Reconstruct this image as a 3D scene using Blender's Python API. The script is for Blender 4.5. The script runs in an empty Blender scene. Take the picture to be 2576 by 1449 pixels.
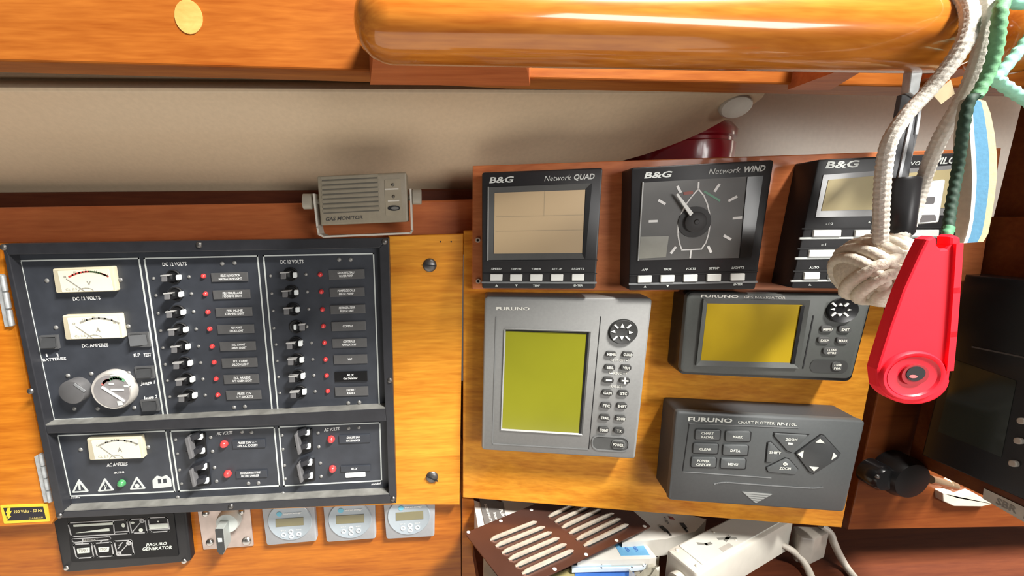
import bpy, math, random
from mathutils import Vector as V, Matrix
random.seed(7)
SC = bpy.context.scene
COL = SC.collection
# ------------------------------------------------------------------ camera
F, CX, CY = 950.0, 1100.0, 724.5
C0 = V((0, 0, 1.3))
RC = [(0.99839093, 0.01206444, -0.05540759), (-0.02182396, 0.98359257, -0.17907925), (0.052338, 0.18000031, 0.98227319)]
def cam2w(d):
    return V((sum(d[i]*RC[i][0] for i in range(3)), sum(d[i]*RC[i][2] for i in range(3)), -sum(d[i]*RC[i][1] for i in range(3))))
cd = bpy.data.cameras.new('camera'); co = bpy.data.objects.new('camera', cd); COL.objects.link(co)
r_, u_, b_ = cam2w((1, 0, 0)), cam2w((0, -1, 0)), cam2w((0, 0, -1))
co.matrix_world = Matrix(((r_.x, u_.x, b_.x, C0.x), (r_.y, u_.y, b_.y, C0.y), (r_.z, u_.z, b_.z, C0.z), (0, 0, 0, 1)))
cd.sensor_fit = 'HORIZONTAL'; cd.sensor_width = 36; cd.lens = F/2576*36
cd.shift_x = (1288-CX)/2576; cd.shift_y = 0
cd.clip_start = 0.01; cd.clip_end = 50
SC.camera = co
# ------------------------------------------------------------------ world, lamps, exposure
w = bpy.data.worlds.new('cabin_air'); SC.world = w; w.use_nodes = True
w.node_tree.nodes['Background'].inputs[0].default_value = (1.0, 0.95, 0.88, 1)
w.node_tree.nodes['Background'].inputs[1].default_value = 0.10
SC.view_settings.view_transform = 'Standard'; SC.view_settings.look = 'None'
SC.view_settings.exposure = 0; SC.view_settings.gamma = 1; SC.view_settings.use_curve_mapping = False
def area(name, loc, target, sx, sy, power, col):
    l = bpy.data.lights.new(name, 'AREA'); l.shape = 'RECTANGLE'; l.size = sx; l.size_y = sy; l.energy = power; l.color = col
    o = bpy.data.objects.new(name, l); COL.objects.link(o); o.location = loc
    o.rotation_euler = (V(target)-V(loc)).to_track_quat('-Z', 'Y').to_euler()
    return o
area('overhead_strip_lamp', (0.69, -0.19, 1.3+0.95), (0.10, 0.34, 1.12), 0.60, 0.12, 108, (1.0, 0.96, 0.90))
area('bounce_fill_lamp', (-0.10, -0.12, 1.3-0.95), (-0.05, 0.32, 1.34), 2.2, 1.0, 9.0, (1.0, 0.92, 0.82))  # unseen fill lamp added from below, in place of bounced light
cw = area('companionway_daylight', (0.92, -1.15, 1.3+0.04), (0.14, 0.21, 1.40), 0.94, 0.32, 15.0, (1.0, 0.98, 0.95))
zz = (V((0.92, -1.15, 1.34))-V((0.14, 0.21, 1.40))).normalized(); xx = V((1.0, 0.0, -0.39)); xx = (xx-zz*xx.dot(zz)).normalized(); yy = zz.cross(xx)
cw.rotation_euler = Matrix((xx, yy, zz)).transposed().to_euler()

# ------------------------------------------------------------------ materials
MATS = {}
def mat(name, col, rough=0.5, metal=0.0, var=0.08, scale=90.0, bump=0.0, coat=0.0, spec=0.5, trans=0.0, alpha=1.0, sub=0.0):
    if name in MATS: return MATS[name]
    m = bpy.data.materials.new(name); m.use_nodes = True; nt = m.node_tree; b = nt.nodes['Principled BSDF']
    tc = nt.nodes.new('ShaderNodeTexCoord'); n = nt.nodes.new('ShaderNodeTexNoise'); n.inputs['Scale'].default_value = scale; n.inputs['Detail'].default_value = 3
    nt.links.new(tc.outputs['Object'], n.inputs['Vector'])
    r = nt.nodes.new('ShaderNodeValToRGB'); r.color_ramp.elements[0].position = 0.3; r.color_ramp.elements[1].position = 0.7
    r.color_ramp.elements[0].color = tuple(c*(1-var) for c in col)+(1,); r.color_ramp.elements[1].color = tuple(min(1, c*(1+var)) for c in col)+(1,)
    nt.links.new(n.outputs['Fac'], r.inputs['Fac']); nt.links.new(r.outputs['Color'], b.inputs['Base Color'])
    b.inputs['Roughness'].default_value = rough; b.inputs['Metallic'].default_value = metal
    b.inputs['Coat Weight'].default_value = coat; b.inputs['Coat Roughness'].default_value = 0.12
    b.inputs['Specular IOR Level'].default_value = spec; b.inputs['Transmission Weight'].default_value = trans; b.inputs['Alpha'].default_value = alpha
    if sub: b.inputs['Subsurface Weight'].default_value = sub; b.inputs['Subsurface Radius'].default_value = (.01, .006, .004)
    if bump:
        bp = nt.nodes.new('ShaderNodeBump'); bp.inputs['Strength'].default_value = bump; bp.inputs['Distance'].default_value = 0.001
        nt.links.new(n.outputs['Fac'], bp.inputs['Height']); nt.links.new(bp.outputs['Normal'], b.inputs['Normal'])
    MATS[name] = m; return m
def wood(name, dark, light, rough=0.42, coat=0.10, sx=5.0, sy=70.0, axis='X'):
    if name in MATS: return MATS[name]
    m = bpy.data.materials.new(name); m.use_nodes = True; nt = m.node_tree; b = nt.nodes['Principled BSDF']; L = nt.links.new
    tc = nt.nodes.new('ShaderNodeTexCoord'); mp = nt.nodes.new('ShaderNodeMapping'); mp.inputs['Scale'].default_value = (sx, sy, sy) if axis == 'X' else (sy, sx, sy) if axis == 'Y' else (sy, sy, sx)
    L(tc.outputs['Object'], mp.inputs['Vector'])
    n = nt.nodes.new('ShaderNodeTexNoise'); n.inputs['Scale'].default_value = 1.0; n.inputs['Detail'].default_value = 6; n.inputs['Roughness'].default_value = 0.62; n.inputs['Distortion'].default_value = 1.1
    L(mp.outputs['Vector'], n.inputs['Vector'])
    n2 = nt.nodes.new('ShaderNodeTexNoise'); n2.inputs['Scale'].default_value = 7.0; n2.inputs['Detail'].default_value = 2
    L(tc.outputs['Object'], n2.inputs['Vector'])
    mp3 = nt.nodes.new('ShaderNodeMapping'); s3 = 90.0; mp3.inputs['Scale'].default_value = tuple(c*s3/sy*4 if c == sy else 40.0 for c in mp.inputs['Scale'].default_value)
    L(tc.outputs['Object'], mp3.inputs['Vector'])
    n3 = nt.nodes.new('ShaderNodeTexNoise'); n3.inputs['Scale'].default_value = 1.0; n3.inputs['Detail'].default_value = 2; L(mp3.outputs['Vector'], n3.inputs['Vector'])
    a = nt.nodes.new('ShaderNodeMath'); a.operation = 'MULTIPLY_ADD'; a.inputs[1].default_value = 0.35; L(n2.outputs['Fac'], a.inputs[0]); L(n.outputs['Fac'], a.inputs[2])
    a2 = nt.nodes.new('ShaderNodeMath'); a2.operation = 'MULTIPLY_ADD'; a2.inputs[1].default_value = 0.55; L(n3.outputs['Fac'], a2.inputs[0]); L(a.outputs[0], a2.inputs[2])
    r = nt.nodes.new('ShaderNodeValToRGB'); mr = nt.nodes.new('ShaderNodeMapRange'); mr.inputs['From Min'].default_value = 0.62; mr.inputs['From Max'].default_value = 1.18; r.color_ramp.elements[0].position = 0.0; r.color_ramp.elements[1].position = 1.0
    r.color_ramp.elements[0].color = tuple(dark)+(1,); r.color_ramp.elements[1].color = tuple(light)+(1,)
    L(a2.outputs[0], mr.inputs['Value']); L(mr.outputs['Result'], r.inputs['Fac']); b.inputs['Coat IOR'].default_value = 1.5; L(r.outputs['Color'], b.inputs['Base Color'])
    b.inputs['Roughness'].default_value = rough; b.inputs['Coat Weight'].default_value = coat; b.inputs['Coat Roughness'].default_value = 0.08; b.inputs['Specular IOR Level'].default_value = 0.2
    bp = nt.nodes.new('ShaderNodeBump'); bp.inputs['Strength'].default_value = 0.02 if coat > .5 else 0.12; bp.inputs['Distance'].default_value = 0.0006
    L(n3.outputs['Fac'], bp.inputs['Height']); L(bp.outputs['Normal'], b.inputs['Normal'])
    MATS[name] = m; return m
W_OR = wood('mahogany_orange', (0.40, 0.095, 0.004), (0.70, 0.245, 0.018))
W_FAS = wood('mahogany_fascia', (0.30, 0.068, 0.004), (0.54, 0.17, 0.014))
W_YE = wood('mahogany_honey', (0.50, 0.150, 0.009), (0.86, 0.375, 0.038))
W_RED = wood('mahogany_red', (0.38, 0.095, 0.030), (0.56, 0.17, 0.055), coat=0.2)
W_BEAM = wood('mahogany_beam', (0.225, 0.050, 0.005), (0.40, 0.128, 0.019))
W_RAIL = wood('mahogany_varnished', (0.34, 0.082, 0.006), (0.62, 0.22, 0.028), rough=0.25, coat=1.0)
W_PLATE = wood('mahogany_plate', (0.50, 0.135, 0.048), (0.74, 0.25, 0.09), coat=0.2)
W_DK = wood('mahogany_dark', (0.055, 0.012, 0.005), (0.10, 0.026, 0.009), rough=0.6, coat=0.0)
W_MID = wood('mahogany_brown', (0.105, 0.023, 0.006), (0.17, 0.047, 0.011), rough=0.4)
CREAM = mat('cream_vinyl', (0.68, 0.53, 0.36), 0.42, var=0.04, scale=300, bump=0.05)
GREYL = mat('grey_headliner', (0.82, 0.77, 0.68), 0.6, var=0.03, scale=200)
BLK = mat('black_panel', (0.040, 0.045, 0.056), 0.42, var=0.15, scale=60)
BLKF = mat('black_frame_plastic', (0.026, 0.027, 0.032), 0.38, var=0.1, scale=120, bump=0.05)
BLKS = mat('black_gloss', (0.012, 0.012, 0.013), 0.22, var=0.1)
DKREC = mat('black_recess', (0.008, 0.008, 0.009), 0.6)
GREYP = mat('grey_plastic', (0.28, 0.285, 0.28), 0.45, var=0.04, scale=400, bump=0.04)
GREYP2 = mat('slate_plastic', (0.060, 0.065, 0.070), 0.45, var=0.04, scale=400, bump=0.04)
GREYB = mat('instrument_black', (0.018, 0.018, 0.020), 0.4, var=0.06, scale=300)
WHITE = mat('white_print', (0.82, 0.83, 0.82), 0.5, var=0.02)
LINE = mat('pale_line', (0.62, 0.66, 0.64), 0.5, var=0.03)
OFFW = mat('white_button', (0.78, 0.80, 0.77), 0.4, var=0.03)
IVORY = mat('ivory_dial', (0.88, 0.84, 0.66), 0.35, var=0.03, coat=0.4)
IVORYS = mat('ivory_case', (0.74, 0.67, 0.48), 0.3, var=0.05, coat=0.4)
GREYT = mat('grey_print', (0.30, 0.29, 0.26), 0.6)
DKT = mat('dark_print', (0.06, 0.055, 0.05), 0.6)
REDP = mat('red_print', (0.55, 0.06, 0.05), 0.5)
GRNP = mat('green_print', (0.22, 0.42, 0.18), 0.5)
REDL = mat('red_lens', (0.72, 0.06, 0.06), 0.2, coat=0.5)
GRNL = mat('green_lens', (0.07, 0.30, 0.11), 0.2, coat=0.5)
STEEL = mat('steel', (0.55, 0.53, 0.50), 0.32, metal=1.0, var=0.1)
DSTEEL = mat('dark_steel', (0.16, 0.155, 0.15), 0.4, metal=0.85, var=0.15)
GALV = mat('galvanised', (0.62, 0.65, 0.66), 0.45, metal=0.5, var=0.2, scale=140)
LABEL = mat('engraved_label', (0.095, 0.095, 0.096), 0.4, var=0.1)

# ------------------------------------------------------------------ planes and mesh building
def ray(x, y): return cam2w(((x-CX)/F, (y-CY)/F, 1.0))
def atY(x, y, Y): d = ray(x, y); return C0 + d*(Y/d.y)
def atZ(x, y, Z): d = ray(x, y); return C0 + d*((Z-C0.z)/d.z)
class Plane:
    def __init__(s, o, n, u=None):
        s.o = V(o); s.n = V(n).normalized()
        s.v = V((0, 0, 1)) if abs(s.n.z) < 0.9 else V((0, 1, 0))
        s.u = s.v.cross(s.n).normalized()
        s.v = s.n.cross(s.u).normalized()
    def q(s, x, y, h=0.0):
        d = ray(x, y); t = ((s.o + s.n*h - C0).dot(s.n))/d.dot(s.n); p = C0 + d*t - s.o
        return (p.dot(s.u), p.dot(s.v))
    def p(s, a, h): return s.o + s.u*a[0] + s.v*a[1] + s.n*h
    def qs(s, pts, h=0.0): return [s.q(x, y, h) for x, y in pts]
    def m(s, x, y, px, h=0.0):   # metres that px pixels span sideways here
        a, b = s.q(x-px/2, y, h), s.q(x+px/2, y, h); return math.hypot(a[0]-b[0], a[1]-b[1])
    def off(s, h): return Plane(s.o + s.n*h, s.n)
def area2(p): return 0.5*sum(p[i][0]*p[(i+1) % len(p)][1]-p[(i+1) % len(p)][0]*p[i][1] for i in range(len(p)))
def ccw(p): return list(p) if area2(p) > 0 else list(reversed(p))
def inset(p, d):
    p = ccw(p); n = len(p); out = []
    for i in range(n):
        a, b, c = V(p[i-1]), V(p[i]), V(p[(i+1) % n])
        e1, e2 = (b-a), (c-b)
        if e1.length < 1e-9 or e2.length < 1e-9: out.append(tuple(b)); continue
        e1.normalize(); e2.normalize(); n1, n2 = V((-e1.y, e1.x)), V((-e2.y, e2.x))
        k = n1+n2; k = k/max(0.35, 1+n1.dot(n2)); out.append(tuple(b+k*d))
    return out
def rnd(p, r, seg=5):
    p = ccw(p); n = len(p); out = []
    for i in range(n):
        a, b, c = V(p[i-1]), V(p[i]), V(p[(i+1) % n]); d1, d2 = (a-b), (c-b)
        l1, l2 = d1.length, d2.length; d1.normalize(); d2.normalize()
        rr = r[i] if isinstance(r, (list, tuple)) else r
        ang = d1.angle(d2); t = min(rr/math.tan(ang/2), l1*0.49, l2*0.49)
        p1, p2 = b+d1*t, b+d2*t
        for k in range(seg+1):
            s = k/seg; q = (p1*(1-s)+b*s)*(1-s)+(b*(1-s)+p2*s)*s; out.append(tuple(q))
    return out
def ell(c, rx, ry, n=28, a0=0.0): return [(c[0]+rx*math.cos(a0+2*math.pi*i/n), c[1]+ry*math.sin(a0+2*math.pi*i/n)) for i in range(n)]
FONT_CACHE = {}
def glyphs(s, bold):
    if (s, bold) in FONT_CACHE: return FONT_CACHE[(s, bold)]
    c = bpy.data.curves.new('t', 'FONT'); c.body = s; c.size = 1.0; c.offset = 0.028 if bold else 0.0; c.resolution_u = 2
    o = bpy.data.objects.new('t', c); COL.objects.link(o); bpy.context.view_layer.update()
    me = bpy.data.meshes.new_from_object(o.evaluated_get(bpy.context.evaluated_depsgraph_get()))
    vs = [(v.co.x, v.co.y) for v in me.vertices]; fs = [tuple(f.vertices) for f in me.polygons]
    bpy.data.objects.remove(o); bpy.data.curves.remove(c); bpy.data.meshes.remove(me)
    FONT_CACHE[(s, bold)] = (vs, fs); return vs, fs
WLOC = {}
STUFF = ('lettering', 'dial_print', 'indicator_print', 'leaflet_print')   # print too small to pick apart
class MB:
    def __init__(s): s.v = []; s.f = []
    def add(s, vs, fs):
        o = len(s.v); s.v += [V(x) for x in vs]; s.f += [tuple(i+o for i in f) for f in fs]; return s
    def prism(s, pl, p, h0, h1, cham=0.0, cd=None):
        p = ccw(p); n = len(p); cd = cham if cd is None else cd
        vs = [pl.p(a, h0) for a in p]; rings = [list(range(n))]
        if cham > 0:
            vs += [pl.p(a, h1-cd) for a in p]; rings.append(list(range(n, 2*n)))
            vs += [pl.p(a, h1-cd*0.3) for a in inset(p, cham*0.3)]; rings.append(list(range(2*n, 3*n)))
            vs += [pl.p(a, h1) for a in inset(p, cham)]; rings.append(list(range(3*n, 4*n)))
        else: vs += [pl.p(a, h1) for a in p]; rings.append(list(range(n, 2*n)))
        fs = [tuple(reversed(rings[0])), tuple(rings[-1])]
        for a, b in zip(rings, rings[1:]):
            fs += [(a[i], a[(i+1) % n], b[(i+1) % n], b[i]) for i in range(n)]
        return s.add(vs, fs)
    def ring(s, pl, po, pi, h0, h1, hi=None):   # hi: height of the inner rim's front (slope)
        po, pi = ccw(po), ccw(pi); n = len(po); hi = h1 if hi is None else hi
        vs = [pl.p(a, h0) for a in po]+[pl.p(a, h1) for a in po]+[pl.p(a, hi) for a in pi]+[pl.p(a, h0) for a in pi]; fs = []
        for k in range(4):
            a, b = k*n, ((k+1) % 4)*n
            fs += [(a+i, a+(i+1) % n, b+(i+1) % n, b+i) for i in range(n)]
        return s.add(vs, fs)
    def line(s, pl, pts, wd, h0, h1, closed=False):
        n = len(pts)
        for i in range(n if closed else n-1):
            a, b = V(pts[i]), V(pts[(i+1) % n]); d = (b-a)
            if d.length < 1e-9: continue
            d.normalize(); nn = V((-d.y, d.x))*wd/2; e = d*wd/2
            s.prism(pl, [tuple(a-e-nn), tuple(b+e-nn), tuple(b+e+nn), tuple(a-e+nn)], h0, h1)
        return s
    def dome(s, pl, c, r, h0, hh, n=16, m=5, ry=None):
        ry = ry or r; vs = []; fs = []
        for k in range(m):
            t = k/m*math.pi/2; vs += [pl.p((c[0]+r*math.cos(t)*math.cos(2*math.pi*i/n), c[1]+ry*math.cos(t)*math.sin(2*math.pi*i/n)), h0+hh*math.sin(t)) for i in range(n)]
        for k in range(m-1): fs += [(k*n+i, k*n+(i+1) % n, (k+1)*n+(i+1) % n, (k+1)*n+i) for i in range(n)]
        vs.append(pl.p(c, h0+hh)); t = len(vs)-1; fs += [((m-1)*n+i, (m-1)*n+(i+1) % n, t) for i in range(n)]; fs.append(tuple(reversed(range(n))))
        return s.add(vs, fs)
    def lathe(s, pl, c, prof, n=32, sy=1.0, cap=True):   # prof: (radius, height along the normal)
        vs = []; fs = []
        for r, h in prof: vs += [pl.p((c[0]+r*math.cos(2*math.pi*i/n), c[1]+sy*r*math.sin(2*math.pi*i/n)), h) for i in range(n)]
        for k in range(len(prof)-1): fs += [(k*n+i, k*n+(i+1) % n, (k+1)*n+(i+1) % n, (k+1)*n+i) for i in range(n)]
        k = (len(prof)-1)*n
        if cap: fs.append(tuple(reversed(range(n)))); fs.append(tuple(k+i for i in range(n)))
        return s.add(vs, fs)
    def tube(s, pts, r, n=10, braid=0.0, lobes=6, pitch=0.006, caps=True, closed=False):
        pts = [V(p) for p in pts]; N = len(pts); vs = []; fs = []; up = None; dist = 0
        for i, p in enumerate(pts):
            if closed: t = (pts[(i+1) % N]-pts[i-1]).normalized()
            else: t = (pts[min(i+1, N-1)]-pts[max(i-1, 0)]).normalized()
            if up is None: up = V((0.31, 0.2, 0.93)); 
            up = (up - t*up.dot(t)); 
            if up.length < 1e-4: up = V((1, 0, 0))-t*t.x
            up.normalize(); sd = t.cross(up)
            if i: dist += (p-pts[i-1]).length
            rr = r[i] if isinstance(r, (list, tuple)) else r
            for k in range(n):
                a = 2*math.pi*k/n; q = rr
                if braid: q = rr*(1+braid*math.sin(lobes*a/1.0+2*math.pi*dist/pitch)*math.sin(lobes*a-2*math.pi*dist/pitch)) if lobes > 3 else rr*(1+braid*math.sin(lobes*a+2*math.pi*dist/pitch))
                vs.append(p+up*q*math.cos(a)+sd*q*math.sin(a))
        for i in range(N if closed else N-1):
            j = (i+1) % N; fs += [(i*n+k, i*n+(k+1) % n, j*n+(k+1) % n, j*n+k) for k in range(n)]
        if caps and not closed: fs += [tuple(reversed(range(n))), tuple((N-1)*n+k for k in range(n))]
        return s.add(vs, fs)
    def text(s, pl, body, pL, pR, cap, h, bold=False, italic=0.0, vert=None):
        vs, fs = glyphs(body, bold)
        if not vs: return s
        x0, x1 = min(v[0] for v in vs), max(v[0] for v in vs); y1 = 0.73
        a0, a1 = V(pl.q(*pL, h)), V(pl.q(*pR, h)); du = a1-a0
        if vert: up = V(pl.q(pL[0]+vert[0], pL[1]+vert[1], h))-a0
        else: up = V((0, 1))*(V(pl.q(pL[0], pL[1]-cap, h))-a0).length
        sh = italic*up.length*du.normalized()
        pts = [a0+du*((x-x0)/max(1e-6, x1-x0))+(up+sh)*(y/y1) for x, y in vs]
        return s.add([pl.p(tuple(a), h) for a in pts], fs)
    def build(s, name, m, parent=None, smooth=False):
        c = sum(s.v, V((0, 0, 0)))/max(1, len(s.v))
        me = bpy.data.meshes.new(name); me.from_pydata([tuple(v-c) for v in s.v], [], s.f); me.update()
        import bmesh
        bm = bmesh.new(); bm.from_mesh(me); bmesh.ops.recalc_face_normals(bm, faces=bm.faces); bm.to_mesh(me); bm.free()
        if smooth:
            me.polygons.foreach_set('use_smooth', [True]*len(me.polygons)); me.set_sharp_from_angle(angle=math.radians(40))
        me.materials.append(m); o = bpy.data.objects.new(name, me); COL.objects.link(o)
        if name in STUFF: o['kind'] = 'stuff'
        WLOC[o.name] = c
        if parent is not None: o.parent = parent; o.location = c - WLOC[parent.name]
        else: o.location = c
        return o
def tag(o, label, cat, group=None):
    o['label'] = label; o['category'] = cat
    if group: o['group'] = group
    return o
def thing(name, loc, label, cat, group=None):
    o = bpy.data.objects.new(name, None); COL.objects.link(o); o.empty_display_size = 0.02; o.location = loc; WLOC[o.name] = V(loc)
    return tag(o, label, cat, group)
def struct(o): o['kind'] = 'structure'; return o
def quad(pl, pts, h): return pl.qs(pts, h)
def slopeq(x0, y0, x1, y1, s=-0.033): # box in pixels whose top and bottom follow slope s, and whose sides lean to the plumb line's foot
    def lean(x, y, ym): return x+(1147-x)/5300*(y-ym)
    ym = (y0+y1)/2; d = s*(x1-x0)/2
    return [(lean(x0, y0, ym), y0-d), (lean(x1, y0, ym), y0+d), (lean(x1, y1, ym), y1+d), (lean(x0, y1, ym), y1-d)]

YA = 0.366
PA = Plane(C0+V((0, YA, 0)), (0, -1, 0))
th = math.radians(10.328)
hinge = atY(1160, 900, YA)
PB = Plane(hinge, (-math.sin(th), -math.cos(th), 0))
# ------------------------------------------------------------------ setting: boards, beam, headliner, cubby
PF = PA.off(-0.012)                                     # lower fascia, set back under the door
def box(b, x0, y0, z0, x1, y1, z1):
    return b.add([(x0, y0, z0), (x1, y0, z0), (x1, y1, z0), (x0, y1, z0), (x0, y0, z1), (x1, y0, z1), (x1, y1, z1), (x0, y1, z1)], [(3, 2, 1, 0), (4, 5, 6, 7), (0, 1, 5, 4), (1, 2, 6, 5), (2, 3, 7, 6), (3, 0, 4, 7)])
PBEAM = Plane(C0+V((0, 0.272, 0)), (0, -1, 0))
def slabpx(name, pl, pts, h0, h1, m, parent=None, cham=0.0, r=0.0, smooth=False):
    p = pl.qs(pts, h1)
    if r: p = rnd(p, r)
    return MB().prism(pl, p, h0, h1, cham).build(name, m, parent, smooth)
beam = struct(slabpx('trim_1', PBEAM, [(-900, -345), (3700, -240), (3700, 226), (2290, 218), (1288, 197), (960, 180), (0, 153), (-900, 130)], -0.020, 0, W_BEAM, cham=0.0012))
c = PBEAM.q(475, 43, 0)
MB().prism(PBEAM, ell(c, 0.0085, 0.0098, 24), -0.004, 0.0004).build('wood_plug', wood('pale_plug', (0.50, 0.22, 0.05), (0.68, 0.38, 0.12), sx=30, sy=70), beam)
# cream strip behind the beam, then the bowed cream headliner board
PST = Plane(C0+V((0, 0.325, 0)), (0, -1, 0))
struct(slabpx('trim_2', PST, [(-900, 60), (2500, 60), (2500, 212), (1288, 203), (0, 190), (-900, 181)], -0.006, 0, CREAM))
rows = [(196, .342), (203, .336), (209, .328), (216, .3225), (224, .3195), (233, .3205), (243, .3235), (260, .329), (290, .339), (330, .353), (370, .369), (400, .381), (430, .393), (455, .404), (480, .415), (520, .430)]
def xmax(y):
    tab = [(190, 1925), (228, 1926), (243, 1917), (262, 1892), (280, 1862), (300, 1826), (330, 1772), (350, 1728), (370, 1676), (390, 1618), (410, 1545), (440, 1450), (520, 1250)]
    for (a, b), (c_, d) in zip(tab, tab[1:]):
        if a <= y <= c_: return b+(d-b)*(y-a)/(c_-a)
    return tab[-1][1]
nx = 40; fine = []
for (y0, Y0), (y1, Y1) in zip(rows, rows[1:]):
    for k in range(3): fine.append((y0+(y1-y0)*k/3, Y0+(Y1-Y0)*k/3))
fine.append(rows[-1]); g = MB(); vs = []; fs = []
for y, Y in fine:
    for i in range(nx+1):
        t = i/nx; x = -900+(xmax(y)+900)*t; vs.append(atY(x, y+0.006*(x-900)*max(0, (300-y)/100) if y < 300 else y, Y))
n1 = len(vs); vs += [v+V((0, .007, 0)) for v in vs[:]]
R_ = len(fine)
for j in range(R_-1):
    for i in range(nx):
        a = j*(nx+1)+i; fs.append((a, a+1, a+nx+2, a+nx+1)); fs.append((n1+a, n1+a+nx+1, n1+a+nx+2, n1+a+1))
for j in range(R_-1):
    for i in (0, nx): a = j*(nx+1)+i; fs.append((a, a+nx+1, n1+a+nx+1, n1+a))
for j in (0, R_-1):
    for i in range(nx): a = j*(nx+1)+i; fs.append((a, a+1, n1+a+1, n1+a))
head = struct(g.add(vs, fs).build('ceiling', CREAM, smooth=True))
PBK = Plane(C0+V((0, 0.468, 0)), (0, -1, 0))
struct(slabpx('wall_back', PBK, [(-900, 40), (3300, 40), (3300, 640), (-900, 640)], -0.01, 0, GREYL))
struct(box(MB(), -1.1, 0.294, C0.z+0.20, 0.80, 0.52, C0.z+0.215).build('light_block_lid', GREYL))  # unseen lid, added to keep lamp light off the back wall
# white oval cap on the headliner's corner
pc = atY(1850, 268, 0.3275); nn = (C0-pc); nn.x *= 0.3; nn = V((nn.x, nn.y, -0.75*abs(nn.y))).normalized(); PC = Plane(pc, nn)
tag(MB().lathe(PC, (0, 0), [(0.0120, -0.002), (0.0120, 0.0012), (0.0108, 0.0026), (0.006, 0.0033), (0.001, 0.0035)], 36, sy=0.80).build('screw_cap', mat('white_cap', (0.70, 0.66, 0.58), 0.35), smooth=True), 'white oval plastic cap on the right corner of the cream headliner', 'cap')
# dark ledges over the door
PT1 = PA.off(-0.016); PT2 = PA.off(-0.034)
struct(slabpx('trim_3', PT1, [(-900, 535), (770, 510), (1260, 500), (1260, 612), (-900, 630)], -0.03, 0, W_RED, cham=0.002))
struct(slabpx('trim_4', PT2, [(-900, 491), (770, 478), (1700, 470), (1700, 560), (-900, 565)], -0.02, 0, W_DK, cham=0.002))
# the door board with the switch panel on it
door = thing('panel_board', PA.p(PA.q(1075, 1270, 0), 0), 'honey coloured mahogany door board to the right of the black switch panel', 'board')
slabpx('board', PA, [(14, 630), (974, 612), (977, 594), (1166, 588), (1156, 1270), (985, 1270), (142, 1300)], -0.010, 0, W_YE, door, cham=0.0008)
for (x, y, s) in ((1081, 668, 30), (1087, 1203, 200)):
    c = PA.q(x, y, 0.002); b = MB(); b.dome(PA, c, 0.0068, 0.0, 0.0030, 24, 5); sc = b.build('screw', DSTEEL, door, True)
    a = math.radians(-4 if y < 900 else -30); d = V((math.cos(a), math.sin(a)))*0.0060
    MB().line(PA, [tuple(V(c)-d), tuple(V(c)+d)], 0.0013, 0.0020, 0.00325).build('screw_slot', DKREC, sc)
for x in (1108, 1135): MB().prism(PA, ell(PA.q(x, 608), .0008, .0008, 10), 0, 0.0001).build('nail_hole', DKREC, door)
# left fascia and the lower fascia
struct(slabpx('trim_5', PA, [(-900, 632), (3, 612), (10, 690), (143, 1296), (129, 1319), (-900, 1370)], -0.014, 0.002, W_OR, cham=0.001))
struct(slabpx('trim_6', PF, [(-900, 1240), (1159, 1240), (1161, 1620), (-900, 1640)], -0.012, 0, W_FAS, cham=0.001))
# instrument board (right), overlay plate and the far board
ib = tag(slabpx('instrument_board', PB, [(1166, 580), (2268, 560), (2118, 1328), (1164, 1252)], -0.012, 0, W_YE, cham=0.001), 'honey coloured mahogany board behind the grey radar and chart plotter', 'board')
op = thing('overlay_plate', PB.p(PB.q(1190, 735, .006), .006), 'dark reddish mahogany plate holding the row of three black sailing instruments', 'board')
slabpx('plate', PB, [(1189, 417), (2520, 372), (2460, 742), (1188, 728)], 0.0005, 0.007, W_PLATE, op, cham=0.0008)
for x, y in ((1202, 604), (1203, 707)):
    c = PB.q(x, y, .007); b = MB(); b.ring(PB, ell(c, .0024, .0024, 16), ell(c, .0012, .0012, 16), .0065, .0085); s = b.build('screw', mat('brass', (.80, .62, .50), .4, metal=.4), op)
    MB().prism(PB, ell(c, .0012, .0012, 12), .0065, .0074).build('screw_recess', DKREC, s)
pBR = PB.p(PB.q(2245, 850, 0), 0)
PD = Plane(V((pBR.x, pBR.y+0.006, C0.z)), (0, -1, 0))
struct(slabpx('trim_7', PD, [(2256, 780), (2900, 780), (2900, 1320), (2133, 1333)], -0.014, 0, W_MID, cham=0.001))
# cubby under the instrument board: side cheek, deck, back, lining
ZF = C0.z-0.372
cheek = MB(); a0 = PF.q(1161, 1250, 0.0); a1 = PF.q(1192, 1256, 0)
x0 = atY(1161, 1300, YA-.01).x; x1 = atY(1194, 1300, YA).x
struct(slabpx('wall_left', PF, [(1162, 1254), (1192, 1257), (1222, 1449), (1232, 1520), (1162, 1520)], -0.22, 0.0005, W_FAS, cham=0.001))
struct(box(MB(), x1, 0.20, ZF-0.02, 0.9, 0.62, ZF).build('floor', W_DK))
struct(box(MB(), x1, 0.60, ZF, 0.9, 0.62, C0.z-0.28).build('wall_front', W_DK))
struct(box(MB(), 0.474, 0.02, C0.z-0.18, 0.486, 0.29, C0.z+0.75).build('shading_wall_right', W_MID))  # unseen wall piece, added and sized to shade the right side
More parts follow.
